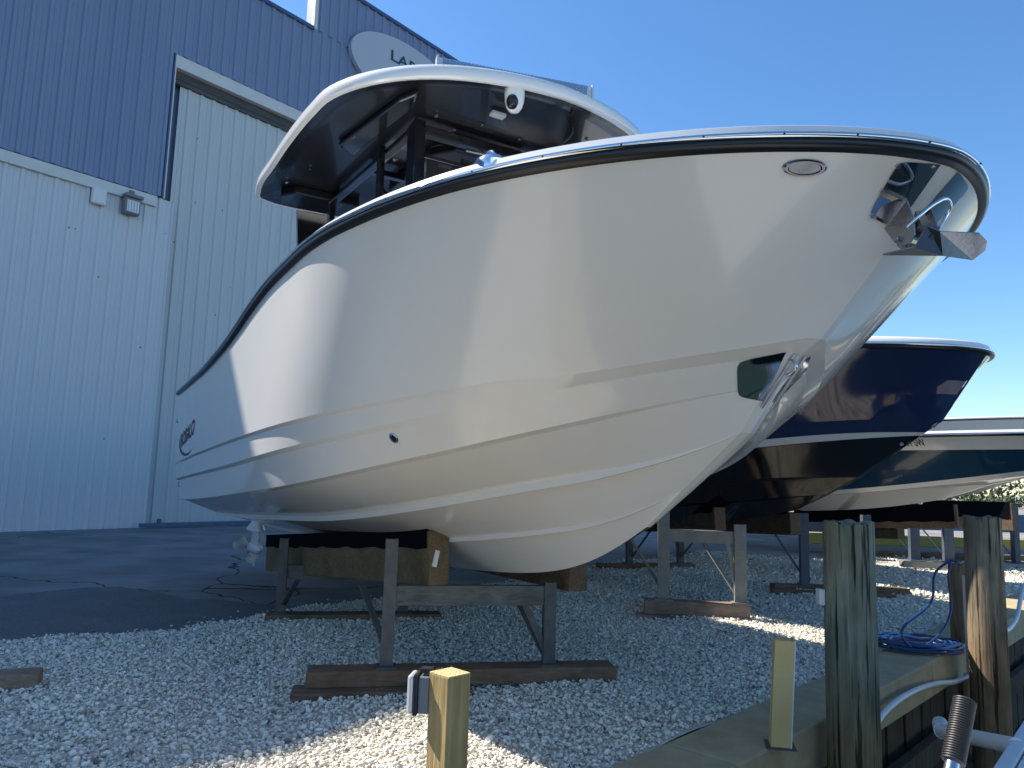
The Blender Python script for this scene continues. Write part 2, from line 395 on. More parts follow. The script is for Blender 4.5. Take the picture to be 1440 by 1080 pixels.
ROWS1 = [
    ('keel', [(0, 0, .62), (2, 0, .63), (4, 0, .665), (4.8, 0, .70), (5.6, 0, .75), (6.07, 0, .80), (6.48, 0, .87), (6.82, 0, 1.0), (7.15, .015, 1.17)], None),
    ('S2', [(0, .44, .74), (2, .44, .77), (4, .42, .87), (5.57, .362, .99), (6.1, .29, 1.055), (6.53, .213, 1.12), (7.165, .10, 1.24), (7.44, .035, 1.37)], ('strake', .03)),
    ('S1', [(0, .99, .875), (1.3, .981, .916), (3, .98, 1.0), (5.177, .93, 1.132), (5.996, .765, 1.241), (6.755, .528, 1.374), (7.306, .293, 1.478), (7.68, .10, 1.57), (7.83, .045, 1.64)], ('strake', .042)),
    ('chine', [(0, 1.435, 1.03), (2, 1.48, 1.11), (4.0, 1.50, 1.225), (4.8, 1.50, 1.272), (5.665, 1.42, 1.346), (6.156, 1.291, 1.42), (6.512, 1.158, 1.482), (6.803, 1.021, 1.535), (7.181, .796, 1.624), (7.476, .579, 1.70), (7.72, .351, 1.77), (7.88, .15, 1.82), (7.99, .05, 1.84)], ('chine', .05)),
    ('K2', [(0, 1.482, 1.272), (2, 1.54, 1.355), (4.1, 1.557, 1.45), (5.534, 1.541, 1.534), (6.359, 1.371, 1.618), (6.699, 1.243, 1.658), (6.971, 1.109, 1.70), (7.324, .888, 1.772), (7.674, .595, 1.848), (7.83, .42, 1.895), (7.98, .21, 1.938), (8.1, .06, 1.96)], ('step', .027)),
    ('K1', [(0, 1.51, 1.467), (2, 1.575, 1.545), (4.261, 1.60, 1.632), (5.671, 1.584, 1.686), (6.264, 1.481, 1.73), (6.652, 1.355, 1.762), (7.068, 1.16, 1.80), (7.406, .941, 1.85), (7.743, .652, 1.905), (7.946, .419, 1.952), (8.09, .2, 1.99), (8.21, .06, 2.02)], ('step', .020)),
    ('sheer', sheer, None)]
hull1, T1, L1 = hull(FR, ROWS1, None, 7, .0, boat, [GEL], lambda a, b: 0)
inb1 = sheer_trim(FR, T1, boat)

bpy.context.view_layer.update()
def bvh(o):
    me = o.data; mw = o.matrix_world
    loc = np.array(o.parent.location) if o.parent else np.zeros(3)
    return BVHTree.FromPolygons([tuple(np.array(v.co) + loc) for v in me.vertices], [tuple(p.vertices) for p in me.polygons])
BV1 = bvh(hull1)
def hit(px, py, bv=None, off=0.0):
    for k in range(60):
        d = Vector(ray(px + k * .8, py)).normalized(); h = (bv or BV1).ray_cast(Vector(CAM), d)
        if h[0] is not None: break
    if k: print('hit shifted', px, py, k)
    if h[0] is None: return None, None
    n = h[1]
    if n.dot(d) > 0: n = -n
    return np.array(h[0] + n * off), np.array(n)

# hull fittings
def disc_on_hull(name, px, py, rx, rz, m, th=.008, parent=boat, bv=None, ring=None):
    c, n = hit(px, py, bv); up = np.array([0, 0, 1.]); x = np.cross(up, n); x /= np.linalg.norm(x); y = np.cross(n, x)
    mb = MB(); K = 28
    rings = []
    for (k, o) in ((1.0, 0), (1.0, th * .6), (.9, th), (.78, th), (.72, th * .5), (.0, th * .5)):
        rings.append([c + n * o + x * rx * k * math.cos(2 * math.pi * i / K) + y * rz * k * math.sin(2 * math.pi * i / K) for i in range(K)])
    mb.grid(rings, closed=True)
    return mb.build(name, m, parent, smooth=30)
disc_on_hull('hawse_port', 1131, 235.5, .078, .031, STEELH, .012)
disc_on_hull('drain_fitting', 554.5, 615.5, .026, .032, STEELD, .01)
mbt = MB()
c, n = hit(554.5, 615.5, off=.0085)
up = np.array([0, 0, 1.]); x = np.cross(up, n); x /= np.linalg.norm(x); y = np.cross(n, x)
mbt.add([c + x * .016 * math.cos(a) + y * .02 * math.sin(a) for a in np.linspace(0, 2 * math.pi, 17)[:-1]], [tuple(range(16))])
mbt.build('drain_hole', RUB, boat)
def small(px, py, r, name, m):
    c, n = hit(px, py); mb = MB(); mb.tube([c - n * .01, c + n * .012], r, 12); mb.build(name, m, boat, smooth=40)
small(251, 681, .03, 'drain_fitting', STEELD)
small(249.5, 592, .02, 'drain_fitting', STEELD)

def text_mesh(body, size, shear=0.0, extrude=0.0, bold=0.0):
    c = bpy.data.curves.new('txt', 'FONT'); c.body = body; c.size = size; c.shear = shear; c.extrude = extrude; c.offset = bold; c.resolution_u = 4
    o = bpy.data.objects.new('txt', c); COL.objects.link(o); dg = bpy.context.evaluated_depsgraph_get()
    me = bpy.data.meshes.new_from_object(o.evaluated_get(dg)); V = [np.array(v.co) for v in me.vertices]; Fc = [tuple(p.vertices) for p in me.polygons]
    bpy.data.objects.remove(o); bpy.data.meshes.remove(me); return np.array(V), Fc

def logo():
    V, Fc = text_mesh('ROBALO', .3, .12, 0, .006)
    w = V[:, 0].max() - V[:, 0].min(); h = V[:, 1].max() - V[:, 1].min()
    V[:, 0] = (V[:, 0] - V[:, 0].min()) / w; V[:, 1] = (V[:, 1] - V[:, 1].min()) / h
    # hull side position in boat coordinates: starboard quarter, reading stern to bow
    pa = FR.inv(hit(254.5, 625)[0]); pb = FR.inv(hit(273, 616)[0])
    u0, u1 = pa[0], pb[0]; z0 = FR.inv(hit(256, 630)[0])[2]; z1 = FR.inv(hit(256, 611)[0])[2]
    zs = (z1 - z0)
    def on(u, z):
        h_ = BV1.ray_cast(Vector(FR.p(u, 3, z)), Vector(-FR.n)); return np.array(h_[0]) + FR.n * .004
    out = [on(u0 + (u1 - u0) * p[0], z0 + zs * p[1] + .12 * p[0]) for p in V]
    mb = MB(); mb.add(out, Fc)
    # crescent around the word
    cu, cz = u0 + (u1 - u0) * .42, z0 + zs * .35
    A, B = [], []
    for t in np.linspace(R_(125), R_(325), 26):
        k = math.sin((t - R_(125)) / R_(200) * math.pi)
        ru, rz = (u1 - u0) * .56, zs * .95
        A.append(on(cu + ru * math.cos(t), cz + rz * math.sin(t))); B.append(on(cu + (ru - .10 * k - .01) * math.cos(t), cz + (rz - .028 * k - .004) * math.sin(t)))
    mb.grid([A, B]); mb.build('logo', TEXT, boat)
    return u0, u1, z0, z1
print('logo', logo())

# bow eye plate: stainless sheet wrapped round the stem, both sides
def bow_plate():
    q = [(1036, 508), (1105, 494.5), (1073, 564), (1037, 557)]
    mb = MB(); K = 9; rows = []
    for i in range(K):
        r = []
        for j in range(K):
            s, t = j / (K - 1), i / (K - 1)
            sl = max(0, 1 - 2 * s); tl = abs(2 * t - 1); s, t = s + .07 * sl * tl**8, .5 + (t - .5) * (1 - .08 * sl**4)
            p = (1 - s) * (1 - t) * np.array(q[0]) + s * (1 - t) * np.array(q[1]) + s * t * np.array(q[2]) + (1 - s) * t * np.array(q[3])
            h_, n_ = hit(*p, off=.004); r.append(h_)
        rows.append(r)
    mb.grid(rows)
    mir = [[FR.p(*(FR.inv(p) * np.array([1, -1, 1]))) for p in r] for r in rows]
    mb.grid(mir); 
    pl = mb.build('bow_eye_plate', STEEL, boat, smooth=50)
    mb = MB()
    a = FR.inv(hit(1104, 497)[0]); b = FR.inv(hit(1063, 570)[0])
    top = FR.p(a[0] + .01, .035, a[2]); bot = FR.p(b[0] + .01, .035, b[2])
    for v in (.035, -.035):
        mb.tube([FR.p(a[0] + .02, v, a[2]), FR.p(b[0] + .02, v, b[2] - .01)], .008)
    mid = (a + b) / 2 * .5 + a * .5
    loop = []
    for t in np.linspace(-math.pi * .5, math.pi * .5, 14):
        loop.append(FR.p(mid[0] + .02 + .05 * math.cos(t), .035, mid[2] + .035 * math.sin(t)))
    mb.tube(loop, .008); mb.build('bow_eye', STEELD, pl, smooth=50)
bow_plate()

# stem plate + anchor roller cheeks + anchor
def bow_gear():
    st = lambda z: float(np.interp(z, [2.0, 2.35, 2.58], [8.21, 8.57, 8.8]))
    q = [(1264, 226), (1322, 231), (1258, 322), (1220, 302)]
    mb = MB(); K = 9; rows = []
    for i in range(K):
        r = []
        for j in range(K):
            s_, t_ = j / (K - 1), i / (K - 1)
            sl = max(0, 1 - 2 * s_); tl = abs(2 * t_ - 1); s_, t_ = s_ + .06 * sl * tl**8, .5 + (t_ - .5) * (1 - .07 * sl**4)
            p = (1 - s_) * (1 - t_) * np.array(q[0]) + s_ * (1 - t_) * np.array(q[1]) + s_ * t_ * np.array(q[2]) + (1 - s_) * t_ * np.array(q[3])
            h_, n_ = hit(*p, off=.004); r.append(h_)
        rows.append(r)
    mb.grid(rows); mb.grid([[FR.p(*(FR.inv(p) * np.array([1, -1, 1]))) for p in r] for r in rows])
    pl = mb.build('stem_plate', STEELM, boat, smooth=50)
    for px, py in ((1262, 233), (1226, 303), (1240, 268), (1312, 236)):
        c_, n_ = hit(px, py); mb = MB(); mb.tube([c_, c_ + n_ * .010], .009, 10); mb.build('plate_screw', STEELD, pl, smooth=40)
    mb = MB()
    for v in (.075, -.075):
        pts = [(1231, 303), (1256, 262), (1268, 255), (1287, 312), (1288, 330), (1281, 343), (1268, 347), (1258, 341), (1243, 320)]
        P = []
        for px, py in pts:
            w = FR.inv(FR.onv(px, py, .075)); P.append(FR.p(w[0], v, w[2]))
        mb.prism(P, FR.n * (.006 if v > 0 else -.006))
    e = FR.inv(FR.onv(1272, 335, .075)); e2 = FR.inv(FR.onv(1262, 262, .075))
    mb.tube([FR.p(e[0] - .02, .1, e[2]), FR.p(e[0] - .02, -.1, e[2])], .011)
    mb.tube([FR.p(e[0] - .02, .05, e[2]), FR.p(e[0] - .02, -.05, e[2])], .03)
    mb.build('anchor_roller', STEELA, boat, bevel=.002)
    # anchor: plough flukes, shank and ring
    anc = MB()
    def pl2(pts, th=.006):
        c = np.mean(pts, axis=0); nn = np.cross(pts[1] - pts[0], pts[2] - pts[0]); nn /= np.linalg.norm(nn)
        anc.prism(pts, nn * th)
    tipS = dp(1241, 359, 2.74); top = dp(1322, 326, 2.50); mid = dp(1326, 360, 2.60); sh = dp(1286, 348, 2.58)
    farT = dp(1378, 328, 2.60); far1 = dp(1388, 339, 2.65); far2 = dp(1386, 352, 2.70); low = dp(1368, 366, 2.74)
    pl2([tipS, sh, mid]); pl2([sh, dp(1303, 318, 2.50), top, mid])
    pl2([top, farT, far1, low]); pl2([far1, far2, low]); pl2([top, low, mid])
    anc.bar(dp(1292, 300, 2.78), dp(1310, 338, 2.66), .028, .02)
    a_ = anc.build('anchor', STEELA, boat, smooth=20)
    mb = MB()
    pts = [dp(1276, 320, 2.55), dp(1290, 306, 2.54), dp(1306, 292, 2.56), dp(1318, 284, 2.58), dp(1330, 279, 2.62), dp(1336, 284, 2.66), dp(1336, 294, 2.70), dp(1328, 308, 2.70), dp(1320, 320, 2.66)]
    mb.tube(interp(pts, 30), .006, 10); mb.build('anchor_ring', STEEL, a_, smooth=60)
bow_gear()

# rub rail screws
mb = MB()
Ts = offset_plan(T1, -.0365)
acc = 0
for i in range(1, len(Ts) - 1):
    acc += np.linalg.norm(Ts[i] - Ts[i - 1])
    if acc > .24 and Ts[i, 0] > 4.5:
        acc = 0
        for sgn in (1, -1):
            p = Ts[i] * np.array([1, sgn, 1]) + np.array([0, 0, .0385]); t = Ts[i + 1] - Ts[i - 1]; nn = np.array([t[1], -t[0], 0]); nn /= np.linalg.norm(nn)
            if nn[1] < 0 and Ts[i, 1] > .3: nn = -nn
            nn[1] *= sgn
            P0 = FR(p)[0]; D = nn[0] * FR.a + nn[1] * FR.n
            mb = MB(); mb.tube([P0 - D * .006, P0 + D * .0035], .0042, 8); mb.build('rail_screw', RUB, boat, smooth=40)

# chrome pop-up fitting on the starboard gunwale and a low bow cushion
ci = [7.66, 1.30, 2.635]
mb = MB(); c = FR.p(ci[0], ci[1], ci[2] + .03)
for r0, z0 in ((.075, -.02),):
    mb.grid([[c + np.array([0, 0, z]) + (FR.a * math.cos(t) * 1.25 + FR.n * math.sin(t) * .8) * r for t in np.linspace(0, 2 * math.pi, 25)[:-1]] for r, z in ((.07, -.03), (.075, .0), (.06, .022), (.04, .024), (.036, .012), (.0, .012))], closed=True)
mb.tube([c + np.array([0, 0, .028]) + (FR.a * math.cos(t) * .045 + np.array([0, 0, 1]) * math.sin(t) * .028) for t in np.linspace(0, 2 * math.pi, 17)[:-1]], .007, 8, closed=True)
mb.build('fairlead', STEEL, boat, smooth=40)
mb = MB()
ba = FR.inv(FR.onv(900, 187, .9)); print('cushion', ba)
w = [(-.45, -.6), (.35, -.45), (.35, .45), (-.45, .6)]
mb.prism([FR.p(7.0 + a * 1.0, b * 1.4, 2.3) for a, b in w], (0, 0, .37)); mb.build('bow_cushion', CUSH, boat, bevel=.05)

# hardtop
HTz = 4.0
half = [(3.02, 0), (3.03, .7), (3.05, 1.22), (3.12, 1.36), (3.3, 1.405), (4.0, 1.43), (4.6, 1.43), (5.05, 1.41), (5.36, 1.375), (5.6, 1.28), (5.85, 1.10), (6.05, .86), (6.2, .52), (6.27, .22), (6.29, 0)]
O = interp(half, 60); O = np.array([[p[0], p[1]] for p in O])
full = np.vstack([O, (O[::-1] * np.array([1, -1]))[1:-1]])
def ringH(inset, z, crown=0):
    t = np.roll(full, -1, 0) - np.roll(full, 1, 0); t /= np.linalg.norm(t, axis=1)[:, None]; nn = np.stack([t[:, 1], -t[:, 0]], 1)
    ctr = np.array([4.7, 0]); flip = ((full - ctr) * nn).sum(1) < 0; nn[flip] *= -1
    q = full - nn * inset
    return FR(np.column_stack([q, np.full(len(q), z)]))
def ringS(k, z):
    ctr = np.array([4.7, 0]); q = ctr + (full - ctr) * k; return FR(np.column_stack([q, np.full(len(q), z)]))
mb = MB(); mb.grid([ringH(.045, 3.952), ringH(.02, 3.948), ringH(.004, 3.957), ringH(0, 3.972), ringH(0, 4.005), ringH(.012, 4.035), ringH(.04, 4.055), ringS(.85, 4.09), ringS(.5, 4.12), ringS(0.0, 4.13)], closed=True)
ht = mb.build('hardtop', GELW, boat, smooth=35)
mb = MB(); mb.grid([ringH(.045, 3.9525), ringH(.06, 3.955), ringH(.12, 3.985), ringS(.86, 4.0), ringS(.5, 4.0), ringS(0, 4.0)], closed=True)
ln = mb.build('hardtop_liner', LINER, ht, smooth=35)
# recessed console pod on the underside with raised rim
def pod(name, pts, z0, z1, m, parent):
    mb = MB(); P = [FR.p(a, b, z0) for a, b in pts]; mb.prism(P, (0, 0, z1 - z0)); return mb.build(name, m, parent, bevel=.015)
pod('radio_pod', [(3.9, .30), (4.1, .42), (5.0, .42), (5.2, .30), (5.2, -.30), (5.0, -.42), (4.1, -.42), (3.9, -.30)], 3.91, 3.996, LINER, ht)
pod('radio_pod_lid', [(4.66, 1.06), (5.60, .93), (5.78, .86), (5.55, .80), (4.55, .90)], 3.955, 3.9965, BLACKG, ht)
pod('aft_pod', [(3.15, .45), (3.55, .5), (3.55, 1.1), (3.4, 1.2), (3.2, 1.15)], 3.92, 3.997, LINER, ht)
# supports
def post(p0, p1, w, d, m=BLACKG, name='hardtop_post'):
    mb = MB(); mb.bar(FR.p(*p0), FR.p(*p1), w, d, up=FR.a); return mb.build(name, m, boat, bevel=.008)
for sgn in (1, -1):
    post((5.55, .74 * sgn, 1.7), (5.33, .68 * sgn, 3.97), .085, .15)
    post((5.0, .80 * sgn, 1.7), (4.82, .76 * sgn, 3.97), .05, .06)
    post((3.6, .80 * sgn, 1.7), (3.5, .75 * sgn, 3.97), .05, .09)
    post((5.33, .69 * sgn, 3.92), (3.5, .75 * sgn, 3.92), .04, .07, name='hardtop_brace')
    post((5.36, .70 * sgn, 3.15), (4.85, .76 * sgn, 3.62), .035, .035, name='hardtop_brace')
post((5.36, .68, 3.72), (5.36, -.68, 3.72), .035, .04, name='hardtop_brace')
post((5.33, .68, 3.93), (5.33, -.68, 3.93), .07, .08, name='hardtop_brace')
post((4.4, .72, 3.93), (4.4, -.72, 3.93), .05, .07, name='hardtop_brace')
def panel_u(pts, u, name, m, th=.03, parent=None):
    mb = MB(); P = [FR.onu(a, b, u) for a, b in pts]; mb.prism(P, -FR.a * th); return mb.build(name, m, parent or boat, bevel=.004)
SKYREFL = mat('vinyl_sky_reflection', (.30, .30, .29), .18, noise=(7, .3, (.42, .41, .38), (1, 1, 1)), coat=.6)  # opaque pale panels paint the sky reflected in clear enclosure windows
panel_u([(641, 193), (702, 207), (700, 219), (640, 207)], 5.0, 'sky_reflection_panel', SKYREFL)
panel_u([(648, 217), (742, 236), (738, 252), (648, 240)], 5.0, 'sky_reflection_panel', SKYREFL)
panel_u([(549, 216), (578, 199), (578, 217), (556, 226)], 4.6, 'sky_reflection_panel', SKYREFL)
panel_u([(497, 216), (528, 203), (531, 222), (500, 222)], 4.3, 'sky_reflection_panel', SKYREFL)
mb = MB(); mb.tube([FR.onu(655, 212, 5.3), FR.onu(712, 224, 5.3), FR.onu(760, 232, 5.3)], .008, 8); mb.build('grab_rail', STEEL, boat, smooth=50)
# console, windscreen, seats
mb = MB(); mb.prism([FR.p(3.9, b, z) for b, z in ((-.55, 1.7), (.55, 1.7), (.55, 2.95), (-.55, 2.95))], FR.a * 1.35); mb.build('console', GELW, boat, bevel=.05)
mb = MB(); mb.prism([FR.p(5.42, .62, 2.95), FR.p(5.42, -.62, 2.95), FR.p(5.36, -.60, 3.70), FR.p(5.36, .60, 3.70)], FR.a * .012); mb.build('windscreen', GLASS, boat)
mb = MB(); mb.prism([FR.p(5.0, .575, 2.95), FR.p(4.35, .64, 2.95), FR.p(4.18, .61, 3.8), FR.p(4.86, .54, 3.8)], FR.n * .01)
mb.prism([FR.p(5.0, -.575, 2.95), FR.p(4.35, -.64, 2.95), FR.p(4.18, -.61, 3.8), FR.p(4.86, -.54, 3.8)], -FR.n * .01); 
mb = MB(); mb.box((-.12, -.6, 0), (.12, .6, .5), (FR.a, FR.n, FR.z), FR.p(3.3, 0, 2.75)); mb.box((-.5, -.6, 0), (.1, .6, .12), (FR.a, FR.n, FR.z), FR.p(3.6, 0, 2.6)); mb.box((-.3, -.5, 0), (.2, .5, .9), (FR.a, FR.n, FR.z), FR.p(3.4, 0, 1.7))
mb.build('helm_seat', CUSH, boat, bevel=.04)
panel_u([(418, 293), (470, 303), (470, 440), (420, 440)], 2.9, 'aft_screen', BLACKG, .05)
# searchlight camera under the front of the hardtop
def cam_dome():
    c = FR.inv(gp(724, 122, 3.985)); C0 = FR.p(c[0], c[1], 3.985)
    D = (CAM - C0); D[2] = 0; D /= np.linalg.norm(D); X = np.cross([0, 0, 1], D)
    rt = thing_part = None
    mb = MB(); rings = []
    prof = [(.0, .062), (-.015, .068), (-.06, .068), (-.11, .064), (-.15, .052), (-.178, .03), (-.186, 0)]
    mb.grid([[C0 + np.array([0, 0, z]) + (X * math.cos(t) + D * math.sin(t)) * r for t in np.linspace(0, 2 * math.pi, 25)[:-1]] for z, r in prof], closed=True)
    o = mb.build('dome_camera', GELW, ht, smooth=50)
    mb = MB(); cc = C0 + D * .035 + X * -.012 + np.array([0, 0, -.125]); rr = []
    for a in range(9):
        th = math.pi * a / 8
        rr.append([cc + D * .047 * math.cos(th) + (X * math.cos(t) + np.array([0, 0, 1]) * math.sin(t) * 1.25) * .042 * math.sin(th) for t in np.linspace(0, 2 * math.pi, 17)[:-1]])
    mb.grid(rr, closed=True); mb.build('lens', RUB, o, smooth=60)
cam_dome()
c = FR.inv(gp(700, 160, 3.98)); mb = MB(); mb.box((-.03, -.055, -.028), (.03, .055, 0), (FR.a, FR.n, FR.z), FR.p(c[0], c[1], 3.985)); mb.build('courtesy_light', WHITEP, ht, bevel=.006)
c = FR.inv(gp(800, 170, 3.98)); mb = MB(); mb.tube(interp([FR.p(c[0], c[1], 3.98), FR.p(c[0] + .02, c[1] - .02, 3.90), FR.p(c[0] - .1, c[1] + .03, 3.80), FR.p(c[0] - .35, c[1] + .1, 3.55)], 14), .009, 8); mb.build('cable_loop', RUB, ht, smooth=60)
mb = MB()
for a, b in [(5.5, .6), (5.5, -.1), (4.6, 1.0), (5.75, -.55), (3.6, 1.2), (3.15, 1.2), (5.2, .9), (5.55, .25), (4.0, 1.1)]:
    p = FR.p(a, b, 3.99); mb = MB(); mb.tube([p, p - np.array([0, 0, .012])], .014, 10); mb.build('ceiling_stud', STEEL, ht, smooth=40)
# light bar on top
def light_bar():
    pa = FR.inv(gp(616, 97, 4.05)); pb = FR.inv(gp(832, 134, 4.05)); A = FR.p(pa[0], pa[1], 4.055); B = FR.p(pb[0], pb[1], 4.035)
    print('lightbar', pa, pb)
    d = B - A; l = np.linalg.norm(d); d /= l; f = np.cross(d, [0, 0, 1]); 
    if f @ FR.a < 0: f = -f
    up = np.array([0, 0, 1.])
    mb = MB(); mb.box((0, -.05, 0), (l, 0, .08), (d, f, up), A)
    for i in range(int(l / .02)): mb.box((i * .02, -.075, .0), (i * .02 + .006, -.05, .088), (d, f, up), A)
    o = mb.build('light_bar', SILV, ht, bevel=.002)
    mb = MB(); n = 42
    for r in (0, 1):
        for i in range(n):
            x0 = .03 + (l - .06) * i / n; w = (l - .06) / n * .8
            mb.box((x0, .0005, .008 + r * .035), (x0 + w, .006, .038 + r * .035), (d, f, up), A)
    mb.build('lamp_cells', STEELD, o)
    for x in (-.012, l): mb = MB(); mb.box((x, -.06, -.03), (x + .012, .012, .09), (d, f, up), A); mb.build('end_bracket', SILV, o)
light_bar()

# outboard engines
def outboard(v, own):
    z = [(2.75, .16), (2.6, .3), (2.2, .3), (1.9, .22)]
    base = np.array([-.62, v, 0]); 
    def ell(u, z_, ru, rv, n=20): return [FR.p(u + ru * math.cos(t), v + rv * math.sin(t), z_) for t in np.linspace(0, 2 * math.pi, n + 1)[:-1]]
    mb = MB(); mb.grid([ell(-.6, 1.72, .0, .0), ell(-.6, 1.72, .26, .18), ell(-.6, 1.9, .36, .23), ell(-.62, 2.2, .38, .24), ell(-.62, 2.42, .33, .22), ell(-.62, 2.5, .2, .15), ell(-.62, 2.52, 0, 0)], closed=True)
    eng = mb.build('outboard_engine', PROPW, boat, smooth=40)
    mb = MB()
    mb.grid([ell(-.55, 1.72, .2, .1), ell(-.55, 1.0, .2, .09), ell(-.56, .7, .2, .065), ell(-.60, .62, .3, .11), ell(-.60, .6, .3, .11), ell(-.57, .585, .2, .045), ell(-.57, .42, .18, .05), ell(-.57, .36, .12, .04)], closed=True)
    rr = []
    for u, r in ((-.22, .0), (-.26, .035), (-.36, .065), (-.6, .078), (-.75, .072), (-.8, .06), (-.8, 0)):
        rr.append([FR.p(u, v + r * math.cos(t), .36 + r * math.sin(t)) for t in np.linspace(0, 2 * math.pi, 17)[:-1]])
    mb.grid(rr, closed=True)
    mb.prism([FR.p(-.46, v - .008, .31), FR.p(-.66, v - .008, .31), FR.p(-.62, v - .008, .1), FR.p(-.54, v - .008, .12)], FR.n * .016)
    mb.build('lower_unit', PROPW, eng, smooth=40)
    mb = MB()
    for k in range(3):
        t0 = 2 * math.pi * k / 3 + .3; rows = []
        for r, w in ((.05, .06), (.11, .10), (.18, .11), (.22, .07), (.23, .02)):
            rows.append([FR.p(-.86 + s * .07, v + r * math.cos(t0 + s * w * 6), .36 + r * math.sin(t0 + s * w * 6)) for s in (-1, -.5, 0, .5, 1)])
        mb.grid(rows)
        mb.grid([[p + FR.a * .006 for p in r] for r in rows][::-1])
    rr = [[FR.p(u, v + r * math.cos(t), .36 + r * math.sin(t)) for t in np.linspace(0, 2 * math.pi, 13)[:-1]] for u, r in ((-.8, .045), (-.93, .04), (-.95, .0))]
    mb.grid(rr, closed=True)
    mb.build('propeller', PROPW, eng, smooth=50)
outboard(.36, 0); outboard(-.36, 1)
mb = MB(); mb.box((-.35, -.75, 1.15), (.02, .75, 1.75), (FR.a, FR.n, FR.z), FR.p(0, 0, 0)); mb.build('engine_bracket', GEL, boat, bevel=.03)

# =================================================================== BOAT 2 (navy)
def boat_rows(stemz, L, B, Bc, q, sheerz, scale_z=None):
    pass
F2 = Frame(-.817, 13.41, .65)
boat2 = thing('motor_boat', 'navy blue boat with black bottom and white waterline stripe behind the large white boat', 'boat', F2.p(4, 0, 0))
us2 = np.concatenate([np.linspace(0, 5.5, 10), 5.5 + (8.42 - 5.5) * np.sin(np.linspace(.15, math.pi / 2, 18))])
sheer2 = [(u, superell(u / 8.42, 1.60, .62, 2.0, 1.8, .08), float(np.interp(u, [0, 4, 6, 7, 8.42], [2.35, 2.5, 2.66, 2.70, 2.645]))) for u in us2]; sheer2[-1] = (8.42, 0, 2.64)
ROWS2 = [
    ('keel', [(0, 0, .78), (3, 0, .82), (4.5, 0, .87), (5.5, 0, .96), (6.1, 0, 1.06), (6.5, .01, 1.16)], None),
    ('S2', [(0, .4, .9), (3, .4, .98), (4.8, .36, 1.12), (5.8, .25, 1.22), (6.5, .12, 1.30), (6.86, .03, 1.34)], ('strake', .022)),
    ('S1', [(0, .85, 1.0), (3, .82, 1.12), (4.8, .66, 1.32), (5.8, .46, 1.44), (6.6, .24, 1.52), (7.2, .04, 1.52)], ('strake', .028)),
    ('chine', [(0, 1.28, 1.2), (3, 1.26, 1.38), (4.6, 1.12, 1.56), (5.5, .90, 1.70), (6.26, .64, 1.79), (6.9, .38, 1.865), (7.36, .18, 1.91), (7.80, .045, 1.925)], ('chine', .02)),
    ('K2', [(0, 1.32, 1.29), (3, 1.30, 1.46), (4.6, 1.16, 1.64), (5.5, .95, 1.775), (6.26, .68, 1.862), (6.9, .41, 1.935), (7.36, .21, 1.975), (7.84, .045, 1.955)], None),
    ('K1', [(0, 1.36, 1.45), (3, 1.34, 1.62), (4.6, 1.22, 1.79), (5.5, 1.02, 1.92), (6.26, .76, 2.0), (6.9, .5, 2.06), (7.5, .24, 2.10), (8.0, .05, 2.06)], None),
    ('sheer', sheer2, None)]
def rm2(a, b):
    if b.startswith('sheer') or a.startswith('K1') or a == 'flare' or a == 'K2': return 0
    if a == 'chine_b': return 1
    return 2
hull2, T2, _ = hull(F2, ROWS2, None, 5, .05, boat2, [NAVY, HULLW, mat('black_bottom_gelcoat', (.005, .006, .009), .09)], rm2, N=70)
sheer_trim(F2, T2, boat2, hh=.05, dk=.05)
BV2 = bvh(hull2)
disc_on_hull('hawse_port', 1164, 507, .055, .038, STEEL, .02, boat2, BV2)
disc_on_hull('drain_fitting', 1268, 624, .018, .018, STEEL, .01, boat2, BV2)
mb = MB(); c = F2.p(6.4, 1.02, 2.79)
mb.bar(c - F2.a * .09, c + F2.a * .09, .03, .02); mb.bar(c - F2.a * .05 - F2.z * .03, c - F2.a * .05, .02, .02); mb.bar(c + F2.a * .05 - F2.z * .03, c + F2.a * .05, .02, .02)
mb.build('cleat', STEELD, boat2, bevel=.005)
mb = MB(); c = F2.p(7.9, .1, 2.76); mb.bar(c - F2.a * .08, c + F2.a * .08, .03, .025); mb.bar(c - F2.z * .04, c, .03, .03); mb.build('cleat', STEELD, boat2, bevel=.005)
mb = MB(); mb.box((-.35, -.35, 0), (.35, .35, .07), (F2.a, F2.n, F2.z), F2.p(7.35, 0, 2.70)); mb.build('foredeck_hatch', GELW, boat2, bevel=.03)
mb = MB(); 
for v in (.02, -.02): mb.tube([F2.p(8.25, v, 2.42), F2.p(8.13, v, 2.25), F2.p(8.01, v, 2.08), F2.p(7.93, v, 2.0)], .009)
mb.build('stem_guard', STEEL, boat2, smooth=50)

